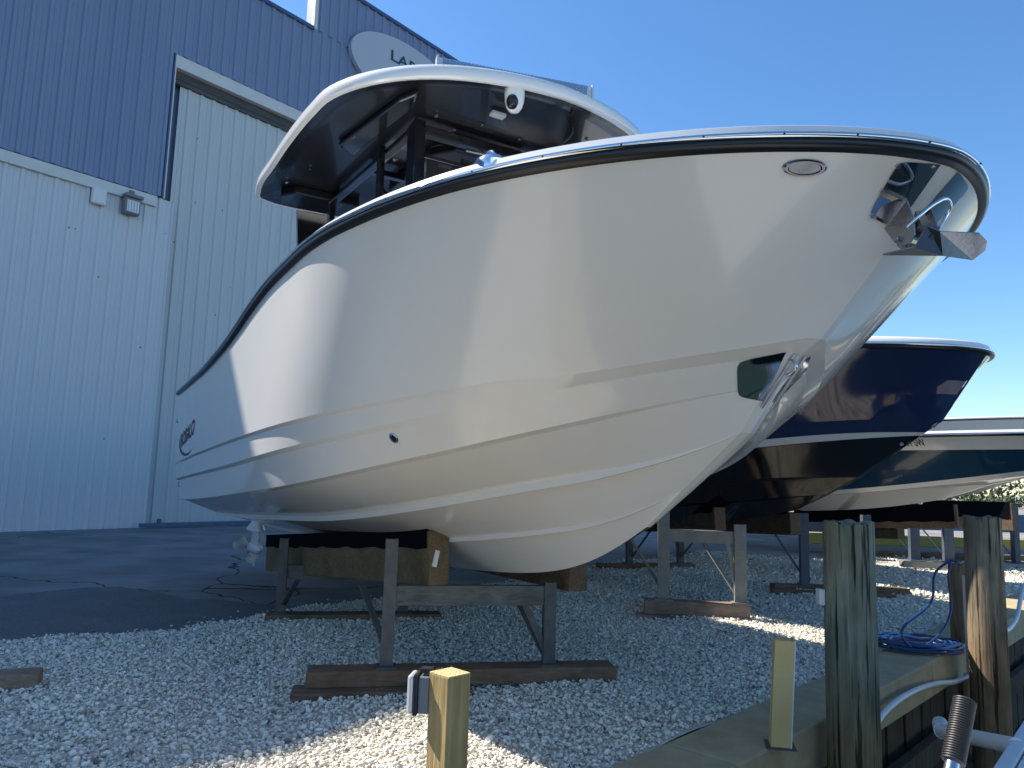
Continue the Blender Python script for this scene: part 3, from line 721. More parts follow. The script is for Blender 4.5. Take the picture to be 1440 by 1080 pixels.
# =================================================================== BOATS 3 and 4
def side_boat(fr, label, L, B, zs, zb, zc, zf, kz, mats, bandmat, capz, name='motor_boat', group=None):
    """zs sheer, zb band top, zc chine at the bow, zf forefoot, kz keel"""
    b = thing(name, label, 'boat', fr.p(4, 0, 0), group)
    us_ = np.concatenate([np.linspace(0, .6 * L, 8), .6 * L + .4 * L * np.sin(np.linspace(.15, math.pi / 2, 16))])
    def zl(u, z, rise): return z - rise + rise * (u / L)**1.3 if rise < .3 else max(z - rise + rise * (u / L)**1.9, 1.22 + (z - zc))
    sh = [(u, superell(u / L, B, .5, 1.9, 1.4, .08), zl(u, zs, .12)) for u in us_]; sh[-1] = (L, 0, zs)
    def row(Bx, te, z, rise): 
        uu = np.linspace(0, te * L, 12); r = [(u, superell(u / L, Bx, .35, 1.9, 1.15, .04, te), zl(u, z, rise)) for u in uu]; r[-1] = (te * L, .04, zl(te * L, z, rise)); return r
    rows = [('keel', [(0, 0, kz), (.4 * L, 0, kz + .03), (.58 * L, 0, kz + .09), (.70 * L, 0, (kz + zf) / 2 + .02), (.78 * L, .01, zf)], None),
            ('S1', [(0, .8, kz + .2), (.4 * L, .75, kz + .3), (.62 * L, .5, kz + .5), (.76 * L, .22, zf + .14), (.85 * L, .04, zf + .22)], ('strake', .02)),
            ('chine', row(B * .88, .93, zc, .90), ('chine', .03)),
            ('K2', row(B * .92, .945, zc + .06, .90), None),
            ('K1', row(B * .97, .985, zb, .10), None),
            ('sheer', sh, None)]
    def rmm(a, b_):
        if a == 'K1' or a == 'flare' or b_ == 'sheer': return 2
        if a == 'K2': return 1
        return 0
    h_, T_, _ = hull(fr, rows, None, 3, .02, b, mats, rmm, N=50)
    sheer_trim(fr, T_, b, hh=.04, dk=.03)
    return b, h_
F3 = Frame(2.05, 16.2, .66)
b3, h3 = side_boat(F3, 'dark teal boat with white bottom on a bunk, next beyond the navy boat', 8.7, 1.3, 2.16, 1.99, 1.80, 1.30, .95, [HULLW, TEAL, GELW], None, None)
F4 = Frame(4.5, 19.6, .66)
b4, h4 = side_boat(F4, 'white boat with a dark side band and windscreen, farthest along the row', 7.6, 1.3, 2.35, 2.02, 1.82, 1.30, .95, [HULLW, NAVY, GELW], None, None)
for fr, b, zz in ((F3, b3, 2.30), (F4, b4, 2.38)):
    mb = MB(); pr = []
    for u, w, h in ((4.2, .55, .0), (4.0, .6, .28), (3.4, .62, .36)): pass
    mb.prism([fr.p(4.3, .55, zz), fr.p(3.95, .60, zz + .32), fr.p(2.9, .62, zz + .36), fr.p(2.7, .62, zz)], -fr.n * 1.2)
    mb.build('windscreen', GLASS if b is b4 else GELW, b, bevel=.03)
    mb = MB(); mb.box((-.9, -1.0, 0), (.9, 1.0, .07), (fr.a, fr.n, fr.z), fr.p(2.6, 0, zz + 1.25 if b is b4 else zz + .36)); mb.build('roof', GELW, b, bevel=.02)
    if b is b4:
        for u in (1.9, 3.4):
            for v in (.7, -.7):
                mb = MB(); mb.bar(fr.p(u, v, zz - .3), fr.p(u, v, zz + 1.26), .05, .05); mb.build('roof_post', GELW, b)
BV3 = bvh(h3)
V, Fc = text_mesh('24 SW', .16, .25, 0, .003)
ta = F3.inv(dp(1279, 629, 1.0) ) if False else None
def on3(u, z):
    h_ = BV3.ray_cast(Vector(F3.p(u, 3, z)), Vector(-F3.n)); return np.array(h_[0]) + F3.n * .008
h_, _n = hit(1277, 630, BV3)
print('b3 text', None if h_ is None else F3.inv(h_))
h_, _n = hit(1340, 632, BV3); print(None if h_ is None else F3.inv(h_))
mbt = MB()
uT = F3.inv(hit(1277, 628, BV3)[0])[0] - .02
mbt.add([on3(uT + p[0] * .55, 2.015 + p[1] * .80) for p in V], Fc); mbt.build('lettering', TEXTB, b3)

# =================================================================== STANDS AND BUNKS
def timber(mb, a, b, w, h):   # a, b bottom centre ends
    a = np.array(a, float); b = np.array(b, float); mb.bar(a + np.array([0, 0, h / 2]), b + np.array([0, 0, h / 2]), w, h)
def channel(mb, a, b, w, t, face):
    """C/L section post: web + flange so that it reads as rolled steel"""
    a = np.array(a, float); b = np.array(b, float); face = np.array(face, float); face /= np.linalg.norm(face)
    side = np.cross(face, b - a); side /= np.linalg.norm(side)
    mb.bar(a, b, w, t, up=face)
    mb.bar(a + side * (w / 2 - t / 2) - face * w * .4, b + side * (w / 2 - t / 2) - face * w * .4, t, w * .7, up=face)
    mb.bar(a - side * (w / 2 - t / 2) - face * w * .4, b - side * (w / 2 - t / 2) - face * w * .4, t, w * .7, up=face)
def stand(label, fa, fb, ztop, zbeam, skid, m, sk, back, w=.082, double=False, group='steel stands under the boats', ext=(.5, .45), beam=GALVL):
    """fa, fb: feet of the two legs; skid timber under both; back = direction the braces lean to"""
    fa = np.array(fa, float); fb = np.array(fb, float); mid = (fa + fb) / 2; root = thing('boat_stand', label, 'boat stand', (mid[0], mid[1], 0), group)
    d = fb - fa; d[2] = 0; l = np.linalg.norm(d); d /= l; nrm = np.array([d[1], -d[0], 0])
    if nrm @ (CAM - mid) < 0: nrm = -nrm
    zb = fa[2]
    for p, zt_ in ((fa, ztop[0]), (fb, ztop[1])):
        mb = MB(); top = np.array([p[0], p[1], zt_]) ; channel(mb, p, top, w, .012, nrm)
        mb.box((-w * .8, -w * .8, 0), (w * .8, w * .8, .010), (d, nrm, (0, 0, 1)), p)
        mb.build('leg', m, root)
    mb = MB(); mb.bar(fa + d * w * .3 + np.array([0, 0, zbeam - zb]) - nrm * .05, fb - d * w * .3 + np.array([0, 0, zbeam - zb]) - nrm * .05, .07, .13); mb.build('crossbeam', beam, root, bevel=.004)
    for p, sg in ((fa, 1), (fb, -1)):
        mb = MB(); q = p + d * sg * .02
        if sg < 0: mb.bar(q + np.array([0, 0, .08]) - nrm * .02, p + d * sg * l * .17 + np.array([0, 0, zbeam - zb - .03]) - nrm * .02, .045, .012, up=nrm)
        mb.bar(q + np.array([0, 0, .05]) - nrm * .05, p + back * .55 + np.array([0, 0, zbeam - zb]), .045, .012); mb.build('brace', m, root)
    mb = MB(); A = fa - d * ext[0]; B = fb + d * ext[1]; A[2] = B[2] = zb - skid; timber(mb, A, B, .20, skid); mb.build('skid_timber', sk, root, bevel=.01)
    if double:
        mb = MB(); A2 = fa - d * (ext[0] + .08) + nrm * .10; B2 = fa + d * .55 + nrm * .10; A2[2] = B2[2] = zb - skid - .075; timber(mb, A2, B2, .22, .075); mb.build('skid_timber', sk, root, bevel=.01)
    return root
def bunk(label, a, b, w, h, m, carpet=.09, wedge=0, group='carpeted bunks under the boats'):
    """a, b: top centre at both ends"""
    a = np.array(a, float); b = np.array(b, float); d = (b - a); l = np.linalg.norm(d); d /= l; s = np.cross([0, 0, 1], d); s /= np.linalg.norm(s); u = np.cross(d, s)
    root = thing('support_bunk', label, 'boat bunk', (a[0], a[1], a[2] - h), group)
    mb = MB(); mb.box((0, -w / 2, -h), (l, w / 2, -.012), (d, s, u), a); mb.build('timber', m, root, bevel=.008)
    mb = MB(); n = 26
    for sg in (1, -1):
        mb.grid([[a + d * (.035 + (l - .035) * i / n) + s * sg * (w / 2 + .006) + u * 0 for i in range(n + 1)], [a + d * (.035 + (l - .035) * i / n) + s * sg * (w / 2 + .007) - u * (carpet + .008 * math.sin(i * 1.7) + .006 * math.sin(i * 3.1)) for i in range(n + 1)]])
    mb.box((.035, -w / 2 - .006, -.012), (l, w / 2 + .006, .0), (d, s, u), a); mb.build('carpet', CARPET, root)
    return root
back1 = -FR.a
fa = gp(543, 938, .16); fb = gp(772, 934, .16)
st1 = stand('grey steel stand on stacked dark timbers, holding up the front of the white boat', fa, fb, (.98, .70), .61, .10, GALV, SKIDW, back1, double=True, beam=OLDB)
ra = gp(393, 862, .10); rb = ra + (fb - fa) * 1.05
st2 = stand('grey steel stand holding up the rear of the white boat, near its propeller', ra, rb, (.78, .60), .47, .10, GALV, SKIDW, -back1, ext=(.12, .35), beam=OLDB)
print('stands', fa, fb, ra, rb)
bA = dp(618, 750, 5.15); bB = dp(385, 752, 8.25)
bA = np.array([bA[0], bA[1], 1.05]); 
bk1 = bunk('thick timber bunk', bA, bB, .15, .38, BUNKW, .13)
bk1['label'] = 'thick timber bunk with a small white sticker on its cut end, under the white boat'
# sticker on the cut end
d = (np.array(bB) - bA); d /= np.linalg.norm(d); s = np.cross([0, 0, 1], d); s /= np.linalg.norm(s); u = np.cross(d, s)
mb = MB(); c0 = bA - d * .003 - u * .20; R2 = .25
mb.box((-.001, -.018, -.055), (.0, .018, .055), (d, s * math.cos(R2) + u * math.sin(R2), u * math.cos(R2) - s * math.sin(R2)), c0 + s * (-.03 if s @ np.array([1, 0, 0]) > 0 else .03)); mb.build('sticker', WHITEP, bk1)
pA = FR.p(5.86, -.47, .89); pB = FR.p(2.4, -.62, .80)
bunk('dark timber bunk half hidden behind the keel of the white boat', pA, pB, .15, .25, BUNKR, .08)

# stands for boat 2
fa2 = gp(933, 843, .2); fb2 = gp(1042, 849, .2)
print('b2', fa2, fb2, F2.inv(fa2), F2.inv(fb2))
stand('pale steel stand on reddish timbers, holding up the front of the navy boat', fa2, fb2, (1.2, 1.0), .86, .14, GALVL, SKIDP, -F2.a, w=.12, double=True, ext=(.2, .08))
a1 = dp(1013, 716, 8.0); b1 = F2.p(1.2, .75, .98)
bunk('reddish timber bunk whose cut end shows beside the leg under the navy boat', dp(1012, 712, 8.6), dp(880, 722, 11.2), .14, .27, BUNKR, .07)
bunk('wide timber bunk crossing under the keel of the navy boat', dp(1118, 720, 8.9), dp(940, 722, 12.4), .14, .27, BUNKR, .02)
g1 = gp(886, 792, .12); g2 = gp(958, 792, .12)
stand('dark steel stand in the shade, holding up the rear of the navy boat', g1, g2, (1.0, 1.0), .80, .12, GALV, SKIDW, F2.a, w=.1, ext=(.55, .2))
# boat 3
g1 = gp(1133, 822, .12); g2 = gp(1190, 824, .12) + np.array([.3, 0, 0])
stand('dark steel stand under the teal boat, seen left of the tall green piling', g1, g2, (1.06, 1.06), .88, .12, SLATEST, SKIDW, -F3.a, w=.11, ext=(.45, .5), beam=GALV)
bunk('long black carpeted bunk under the teal boat, left of the split piling', dp(1345, 708, 11.2), dp(1118, 712, 12.6), .16, .36, BUNKR, .26)
g1 = gp(1288, 788, .18); g2 = gp(1336, 790, .18)
stand('blue grey steel stand on concrete pads, between the two tall pilings', g1, g2, (1.2, 1.18), .84, .12, SLATEST, GALVL, -F3.a, w=.16, ext=(.25, .25))
bunk('pale ended timber bunk behind the tall green piling', dp(1265, 722, 12.6), dp(1160, 724, 14.4), .15, .42, BUNKW, .26)
bunk('black bunk at the right edge, beyond the split piling', dp(1425, 706, 13.4), dp(1300, 703, 14.6), .16, .50, BUNKR, .30)
g1 = gp(1395, 792, .12); g2 = gp(1432, 792, .12)
stand('blue grey steel stand under the farthest boat at the right edge', g1, g2, (1.2, 1.2), .9, .12, SLATEST, GALVL, -F4.a, w=.12, ext=(.2, .2))

# =================================================================== SITE
Wo = np.array([-9.6228, 16.9319, 0.0]); d_ = ray(1600, 700)[:2]; d_ /= np.linalg.norm(d_)
WD = np.array([d_[0], d_[1], 0]); NB = np.array([WD[1], -WD[0], 0])
SW = np.array([.69, .7238, 0]); SN = np.array([.7238, -.69, 0])      # seawall direction, outward normal
cap_out = -1.834; cap_in = -2.245
def swp(t, n, z): return SW * t + SN * n + np.array([0, 0, z])

# ground sheets
mb = MB()
mb.add([swp(-60, cap_in - 5.05, 0), swp(400, cap_in - 5.05, 0), swp(400, -500, 0), swp(-60, -500, 0)], [(0, 1, 2, 3)])
mb.add([swp(-60, cap_in - 5.05, -.0), swp(400, cap_in - 5.05, -.0), swp(400, cap_in, -.0), swp(-60, cap_in, -.0)], [(0, 1, 2, 3)])
struct('ground', mb, CONC, merge=True, base=(0, 0, 0))
# asphalt patch with ragged edge
mb = MB()
pts = [(-200, 840), (0, 838), (60, 832), (120, 826), (170, 825), (230, 835), (262, 843), (300, 842), (350, 848), (420, 853), (440, 862), (400, 885), (330, 892), (200, 903), (0, 915), (-200, 930)]
P = [gp(a, b, .004) for a, b in pts]
mb.add(P, [tuple(range(len(P)))]); struct('asphalt_patch', mb, ASPH, base=(0, 0, 0))
# gravel bed (mesh with gentle mounding) + stones
def gz(x, y):
    return .040 + .022 * np.sin(x * 1.7 + .5) * np.cos(y * 1.3) + .012 * np.sin(x * 4.1 + y * 2.3)
edge_px = [(-500, 960), (-200, 925), (0, 906), (150, 899), (250, 889), (330, 878), (385, 866), (480, 852), (620, 838), (800, 806), (880, 790), (1000, 778), (1150, 776), (1300, 800), (1440, 800)]
EP = [gp(a, b) for a, b in edge_px]
ET = np.array([[p[:2] @ SW[:2], p[:2] @ SN[:2]] for p in EP]); o_ = np.argsort(ET[:, 0]); ET = ET[o_]
def edge_n(t): return np.interp(t, ET[:, 0], ET[:, 1]) + .06 * np.sin(t * 5.3) + .04 * np.sin(t * 11.1)
ts_ = np.concatenate([np.linspace(-4, 12, 130), np.linspace(12.3, 40, 40)])
rows = []
for k in range(26):
    w = k / 25; r = []
    for t in ts_:
        n = edge_n(t) * (1 - w) + (cap_in + .0) * w; p = SW * t + SN * n; z = gz(p[0], p[1]) * min(1, 6 * w) * 1 + .006; r.append((p[0], p[1], max(z - .016, .006) ))
    rows.append(r)
mb = MB(); mb.grid(rows); struct('gravel_bed', mb, GRAVB, base=(0, 0, 0), smooth=60)

def stones():
    ico = [(0, 0, 1)] + [(math.cos(a) * .9, math.sin(a) * .9, .42) for a in np.arange(5) * 2 * math.pi / 5] + [(math.cos(a) * .9, math.sin(a) * .9, -.42) for a in (np.arange(5) + .5) * 2 * math.pi / 5] + [(0, 0, -1)]
    ico = np.array(ico); fc = []
    for i in range(5):
        j = (i + 1) % 5; fc += [(0, 1 + i, 1 + j), (1 + i, 6 + i, 1 + j), (1 + j, 6 + i, 6 + j), (11, 6 + j, 6 + i)]
    fc = np.array(fc)
    cand = []
    for (ta, tb, dens, sc) in ((-1.5, 7.2, 2900, 1.0), (7.2, 10.5, 1050, 1.15), (10.5, 17, 330, 1.5), (17, 26, 110, 2.0)):
        A = (tb - ta) * 8; n = int(A * dens); t = rng.uniform(ta, tb, n); nn = rng.uniform(cap_in - 7.5, cap_in - .01, n)
        ok = nn > edge_n(t) - rng.exponential(.07, n) ; t, nn = t[ok], nn[ok]
        cand.append(np.column_stack([t, nn, np.full(len(t), sc)]))
    Cn = np.vstack(cand)
    X = Cn[:, 0] * SW[0] + Cn[:, 1] * SN[0]; Y = Cn[:, 0] * SW[1] + Cn[:, 1] * SN[1]
    px = 720 + F * X / np.maximum(Y, .5)
    keep = (Y > 3.3) & (px > -150) & (px < 1600)
    X, Y, sc = X[keep], Y[keep], Cn[keep, 2]
    n = len(X); print('stones', n)
    size = rng.lognormal(math.log(.0090), .42, n) * sc; size = np.minimum(size, .024 * sc)
    Z = gz(X, Y) + .002 + rng.uniform(-.1, .6, n) * size
    nearE = edge_n(X * SW[0] + Y * SW[1]) > (X * SN[0] + Y * SN[1]); Z[nearE] = .006 + size[nearE] * .4
    # random rotations
    q = rng.normal(size=(n, 4)); q /= np.linalg.norm(q, axis=1)[:, None]; w, x, y, z = q.T
    Rm = np.stack([np.stack([1 - 2 * (y * y + z * z), 2 * (x * y - z * w), 2 * (x * z + y * w)], 1), np.stack([2 * (x * y + z * w), 1 - 2 * (x * x + z * z), 2 * (y * z - x * w)], 1), np.stack([2 * (x * z - y * w), 2 * (y * z + x * w), 1 - 2 * (x * x + y * y)], 1)], 1)
    base = ico[None] * (1 + rng.uniform(-.22, .22, (n, 12, 1))) * np.stack([np.ones(n), rng.uniform(.6, 1, n), rng.uniform(.4, .75, n)], 1)[:, None, :]
    V = np.einsum('nij,nkj->nki', Rm, base) * size[:, None, None]; V[:, :, 2] *= .8
    V += np.stack([X, Y, Z], 1)[:, None, :]
    V = V.reshape(-1, 3); Fa = (fc[None] + (np.arange(n) * 12)[:, None, None]).reshape(-1, 3)
    me = bpy.data.meshes.new('gravel'); me.vertices.add(len(V)); me.vertices.foreach_set('co', V.astype(np.float32).ravel())
    me.loops.add(len(Fa) * 3); me.loops.foreach_set('vertex_index', Fa.astype(np.int32).ravel())
    me.polygons.add(len(Fa)); me.polygons.foreach_set('loop_start', np.arange(len(Fa), dtype=np.int32) * 3); me.polygons.foreach_set('loop_total', np.full(len(Fa), 3, dtype=np.int32))
    me.materials.append(STONE); me.update(calc_edges=True)
    o = bpy.data.objects.new('gravel', me); COL.objects.link(o)
    tag(o, 'pale crushed shell gravel covering the yard under the boats', 'gravel', kind='stuff')
stones()

# seawall: cap planks of concrete + face
sw = thing('seawall', 'tan capped seawall with dark timber face along the canal', 'seawall', swp(5, cap_out, -1.2))
mb = MB(); t = -3.0; k = 0
while t < 40:
    l = 1.55 if k % 2 else 1.75
    p0 = swp(t + .004, cap_in, -.22); mb.box((0, 0, 0), (l - .008, cap_out - cap_in, .272), (SW, SN, (0, 0, 1)), p0); t += l; k += 1
mb.build('cap', CAPW, sw, bevel=.012)
mb = MB(); t = -3.0
while t < 40:
    wv = .22 + random.uniform(-.02, .02); o2 = random.uniform(-.012, .012)
    mb.box((0, -.06, -1.1), (wv - .008, .0 + o2, .0), (SW, SN, (0, 0, 1)), swp(t, cap_out - .06, -.235)); t += wv
mb.build('face', SHEETW, sw, bevel=.006)
mb = MB(); mb.box((-3, -.14, -.62), (43, -.058, -.45), (SW, SN, (0, 0, 1)), swp(0, cap_out + .16, 0)); mb.build('wale', SHEETW, sw, bevel=.01)
# water
mb = MB(); mb.add([swp(-120, cap_out - .1, -1.15), swp(400, cap_out - .1, -1.15), swp(400, 300, -1.15), swp(-120, 300, -1.15)], [(0, 1, 2, 3)]); struct('canal_water', mb, WATER, base=(0, 0, 0))
mb = MB(); mb.box((-120, 0, 0), (400, 80, .9), (SW, SN, (0, 0, 1)), swp(0, 24, -1.3)); struct('added_far_bank', mb, mat('warm_bounce_bank', (.20, .19, .15), .9, noise=(2, .3, (.30, .28, .22), (1, 1, 1))), base=(0, 0, 0))  # unseen bank added for hull reflections, toned pale to bounce warm light
# riprap at the foot of the wall
mb = MB()
for i in range(220):
    t = random.uniform(1.5, 9); n = cap_out + random.uniform(.0, .75); r = random.uniform(.05, .13); c = swp(t, n, -1.12 + random.uniform(-.04, .12) + max(0, .45 - (n - cap_out)) * .5)
    rr = []
    for a in range(5):
        th = math.pi * a / 4; rr.append([c + np.array([math.cos(ph) * math.sin(th) * r * random.uniform(.75, 1.1), math.sin(ph) * math.sin(th) * r * random.uniform(.75, 1.1), math.cos(th) * r * .8]) for ph in np.arange(6) * math.pi / 3])
    mb.grid(rr, closed=True)
RIP = mat('dark_rubble', (.045, .045, .04), .9, noise=(8, .2, (.10, .10, .09), (1, 1, 1)))
tag(mb.build('riprap', RIP), 'dark rubble at the foot of the seawall', 'rubble', kind='stuff')

# =================================================================== WAREHOUSE
def wp(s, h, o=0.0): return Wo + WD * s + NB * o + np.array([0, 0, h])
bld = thing('warehouse', 'large boat storage warehouse with blue corrugated top and pale grey lower cladding', 'building', wp(4, 0))
def ribs(mb, s0, s1, h0, h1, o, pitch=.30, depth=.035, mi=0, minor=True):
    xs = []; s = s0
    while s < s1 - 1e-6:
        e = min(s + pitch, s1)
        prof = [(s, 0), (s + pitch * .56, 0)]
        if minor: prof = [(s, 0), (s + .26 * pitch, 0), (s + .29 * pitch, depth * .25), (s + .33 * pitch, 0), (s + pitch * .60, 0)]
        prof += [(s + pitch * .68, depth), (s + pitch * .88, depth), (s + pitch * .96, 0)]
        xs += [(min(a, s1), b) for a, b in prof]; s += pitch
    xs.append((s1, 0))
    mb.grid([[wp(a, h0, o + b) for a, b in xs], [wp(a, h1, o + b) for a, b in xs]], mi=mi)
mb = MB(); ribs(mb, -30, 1.6, 0, 8.0, 0.0, .33); 
mb.build('grey_lower_cladding', WALLG, bld)
mb = MB(); ribs(mb, 1.6, 9.9, .03, 11.2, -.18, .33); dr = mb.build('sliding_door', WALLD, bld)
mb = MB()
ribs(mb, -30, 1.28, 8.03, 14.53, .05, .34, .04); ribs(mb, 1.28, 12.0, 11.82, 14.53, .05, .34, .04)
ribs(mb, 5.24, 12.0, 14.53, 16.25, .05, .34, .04); ribs(mb, -30, 1.5, 14.53, 16.25, .05, .34, .04)
mb.build('blue_upper_cladding', WALLB, bld)
mb = MB(); ribs(mb, 9.9, 12.0, 0, 11.80, 0, .33); mb.build('grey_lower_cladding', WALLG, bld)
# solid body behind (casts the shadow)
mb = MB()
mb.box((-30, -30, 0), (12.0, -.35, 14.40), (WD, NB, (0, 0, 1)), Wo)
mb.box((5.34, -.45, 14.40), (12.0, -.06, 16.15), (WD, NB, (0, 0, 1)), Wo)
mb.box((-30, -.45, 14.40), (1.5, -.06, 16.15), (WD, NB, (0, 0, 1)), Wo)
mb.build('shell', WALLB, bld)
mb = MB()
mb.box((-30, -.01, 7.74), (1.16, .10, 8.0), (WD, NB, (0, 0, 1)), Wo)
mb.box((1.31, -.15, 11.48), (9.9, .06, 11.815), (WD, NB, (0, 0, 1)), Wo)
mb.box((1.28, -.18, 8.0), (1.34, .10, 11.8), (WD, NB, (0, 0, 1)), Wo)
mb.box((5.24, -.05, 14.50), (5.36, .12, 16.3), (WD, NB, (0, 0, 1)), Wo)
mb.build('flashing', TRIM, bld, bevel=.01)
mb = MB(); mb.box((1.36, -.30, 11.14), (9.9, -.10, 11.47), (WD, NB, (0, 0, 1)), Wo); mb.box((1.36, -.13, 11.25), (9.9, -.08, 11.30), (WD, NB, (0, 0, 1)), Wo); mb.build('door_track', SHADOWTRK, bld, bevel=.01)
BLTR = mat('blue_roof_trim', (.05, .09, .19), .4)
mb = MB(); mb.box((5.20, -.1, 16.25), (12.05, .13, 16.36), (WD, NB, (0, 0, 1)), Wo); mb.box((1.5, -.1, 14.45), (5.26, .125, 14.56), (WD, NB, (0, 0, 1)), Wo); mb.box((-30, -.1, 16.25), (1.52, .13, 16.36), (WD, NB, (0, 0, 1)), Wo)
mb.box((1.26, .045, 8.0), (1.30, .11, 11.8), (WD, NB, (0, 0, 1)), Wo)
mb.build('roof_trim', BLTR, bld)
# sign
mb = MB(); sc_ = np.array([8.95, 14.55]); K = 48
P = [wp(sc_[0] + 2.42 * math.cos(t), sc_[1] + 1.14 * math.sin(t), .10) for t in np.linspace(0, 2 * math.pi, K + 1)[:-1]]
mb.prism(P, NB * .14)
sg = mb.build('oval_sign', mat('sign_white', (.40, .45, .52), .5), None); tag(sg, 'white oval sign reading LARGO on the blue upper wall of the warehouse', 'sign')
V, Fc = text_mesh('LARGO', .62, 0, 0, .008)
mb = MB(); mb.add([wp(8.08 + p[0] * 1.12, 14.82 + p[1] * .82, .255) for p in V], Fc); mb.build('lettering', TEXTB, sg)
# floodlight + junction box on wall
def wbox(name, s0, s1, h0, h1, o0, o1, m, parent=None, bevel=.02):
    mb = MB(); mb.box((s0, o0, h0), (s1, o1, h1), (WD, NB, (0, 0, 1)), Wo); return mb.build(name, m, parent, bevel=bevel)
fl = thing('wall_floodlight', 'grey floodlight fixed below the blue cladding, right of the pale box', 'floodlight', wp(.5, 7.3, .1))
wbox('housing', .36, .72, 7.34, 7.80, .05, .26, GREYBOX, fl)
wbox('lens', .40, .68, 7.38, 7.66, .262, .275, SILV, fl, .005)
for k in range(4): wbox('tube', .43 + k * .065, .46 + k * .065, 7.40, 7.64, .278, .30, WHITEP, fl, .004)
wbox('hood', .33, .75, 7.72, 7.80, .05, .34, GREYBOX, fl)
wbox('bracket', .48, .60, 7.80, 7.94, .04, .16, GREYBOX, fl)
tag(wbox('junction_box', -.33, 0.0, 7.38, 7.78, .04, .16, WHITEP, None, .05), 'small rounded pale box on the grey wall, left of the floodlight', 'wall box')
# door threshold bar
mb = MB(); mb.box((1.35, .25, .03), (9.9, .37, .12), (WD, NB, (0, 0, 1)), Wo); mb.box((1.75, .27, .12), (1.83, .35, .22), (WD, NB, (0, 0, 1)), Wo)
tag(mb.build('door_guide_rail', BLUEST, bevel=.01), 'dark low guide rail on the ground along the warehouse door', 'door rail')

# =================================================================== POSTS, PILINGS
def piling(label, c, r, ztop, lean=(0, 0), zb=-1.4, seed=1, top_wear=.02, group='weathered wooden pilings', green=False, split=0):
    rg = random.Random(seed); N = 40; H = 34; rows = []
    ph = [rg.uniform(0, 6.28) for _ in range(8)]
    for i in range(H + 1):
        z = zb + (ztop - zb) * i / H; rr = []
        for j in range(N):
            t = 2 * math.pi * j / N
            q = r * (1 + .012 * math.sin(2 * t + ph[0]) + .009 * math.sin(5 * t + ph[1]) + .010 * math.sin(13 * t + ph[2] + z * .7) * (1 if j % 2 else .2) + .006 * math.sin(19 * t + z))
            q *= 1 - .03 * (z - zb) / (ztop - zb)
            if split and abs(((t - split + math.pi) % (2 * math.pi)) - math.pi) < .09 and z > ztop - .95: q *= .90
            zz = z + (top_wear * math.sin(3 * t + ph[4]) * .5 + top_wear * .4 * math.sin(7 * t + ph[5]) if i == H else 0)
            rr.append((c[0] + q * math.cos(t) + lean[0] * (z), c[1] + q * math.sin(t) + lean[1] * z, zz))
        rows.append(rr)
    top = rows[-1]; cx = np.mean(top, axis=0)
    rows.append([tuple(cx + (np.array(p) - cx) * .9 + np.array([0, 0, .008])) for p in top]); rows.append([tuple(cx + (np.array(p) - cx) * .4 + np.array([0, 0, .004])) for p in top]); rows.append([tuple(cx)] * N)
    mb = MB(); mb.grid(rows, closed=True)
    o = mb.build('piling', green, base=(c[0], c[1], zb), smooth=40); return tag(o, label, 'piling', group)
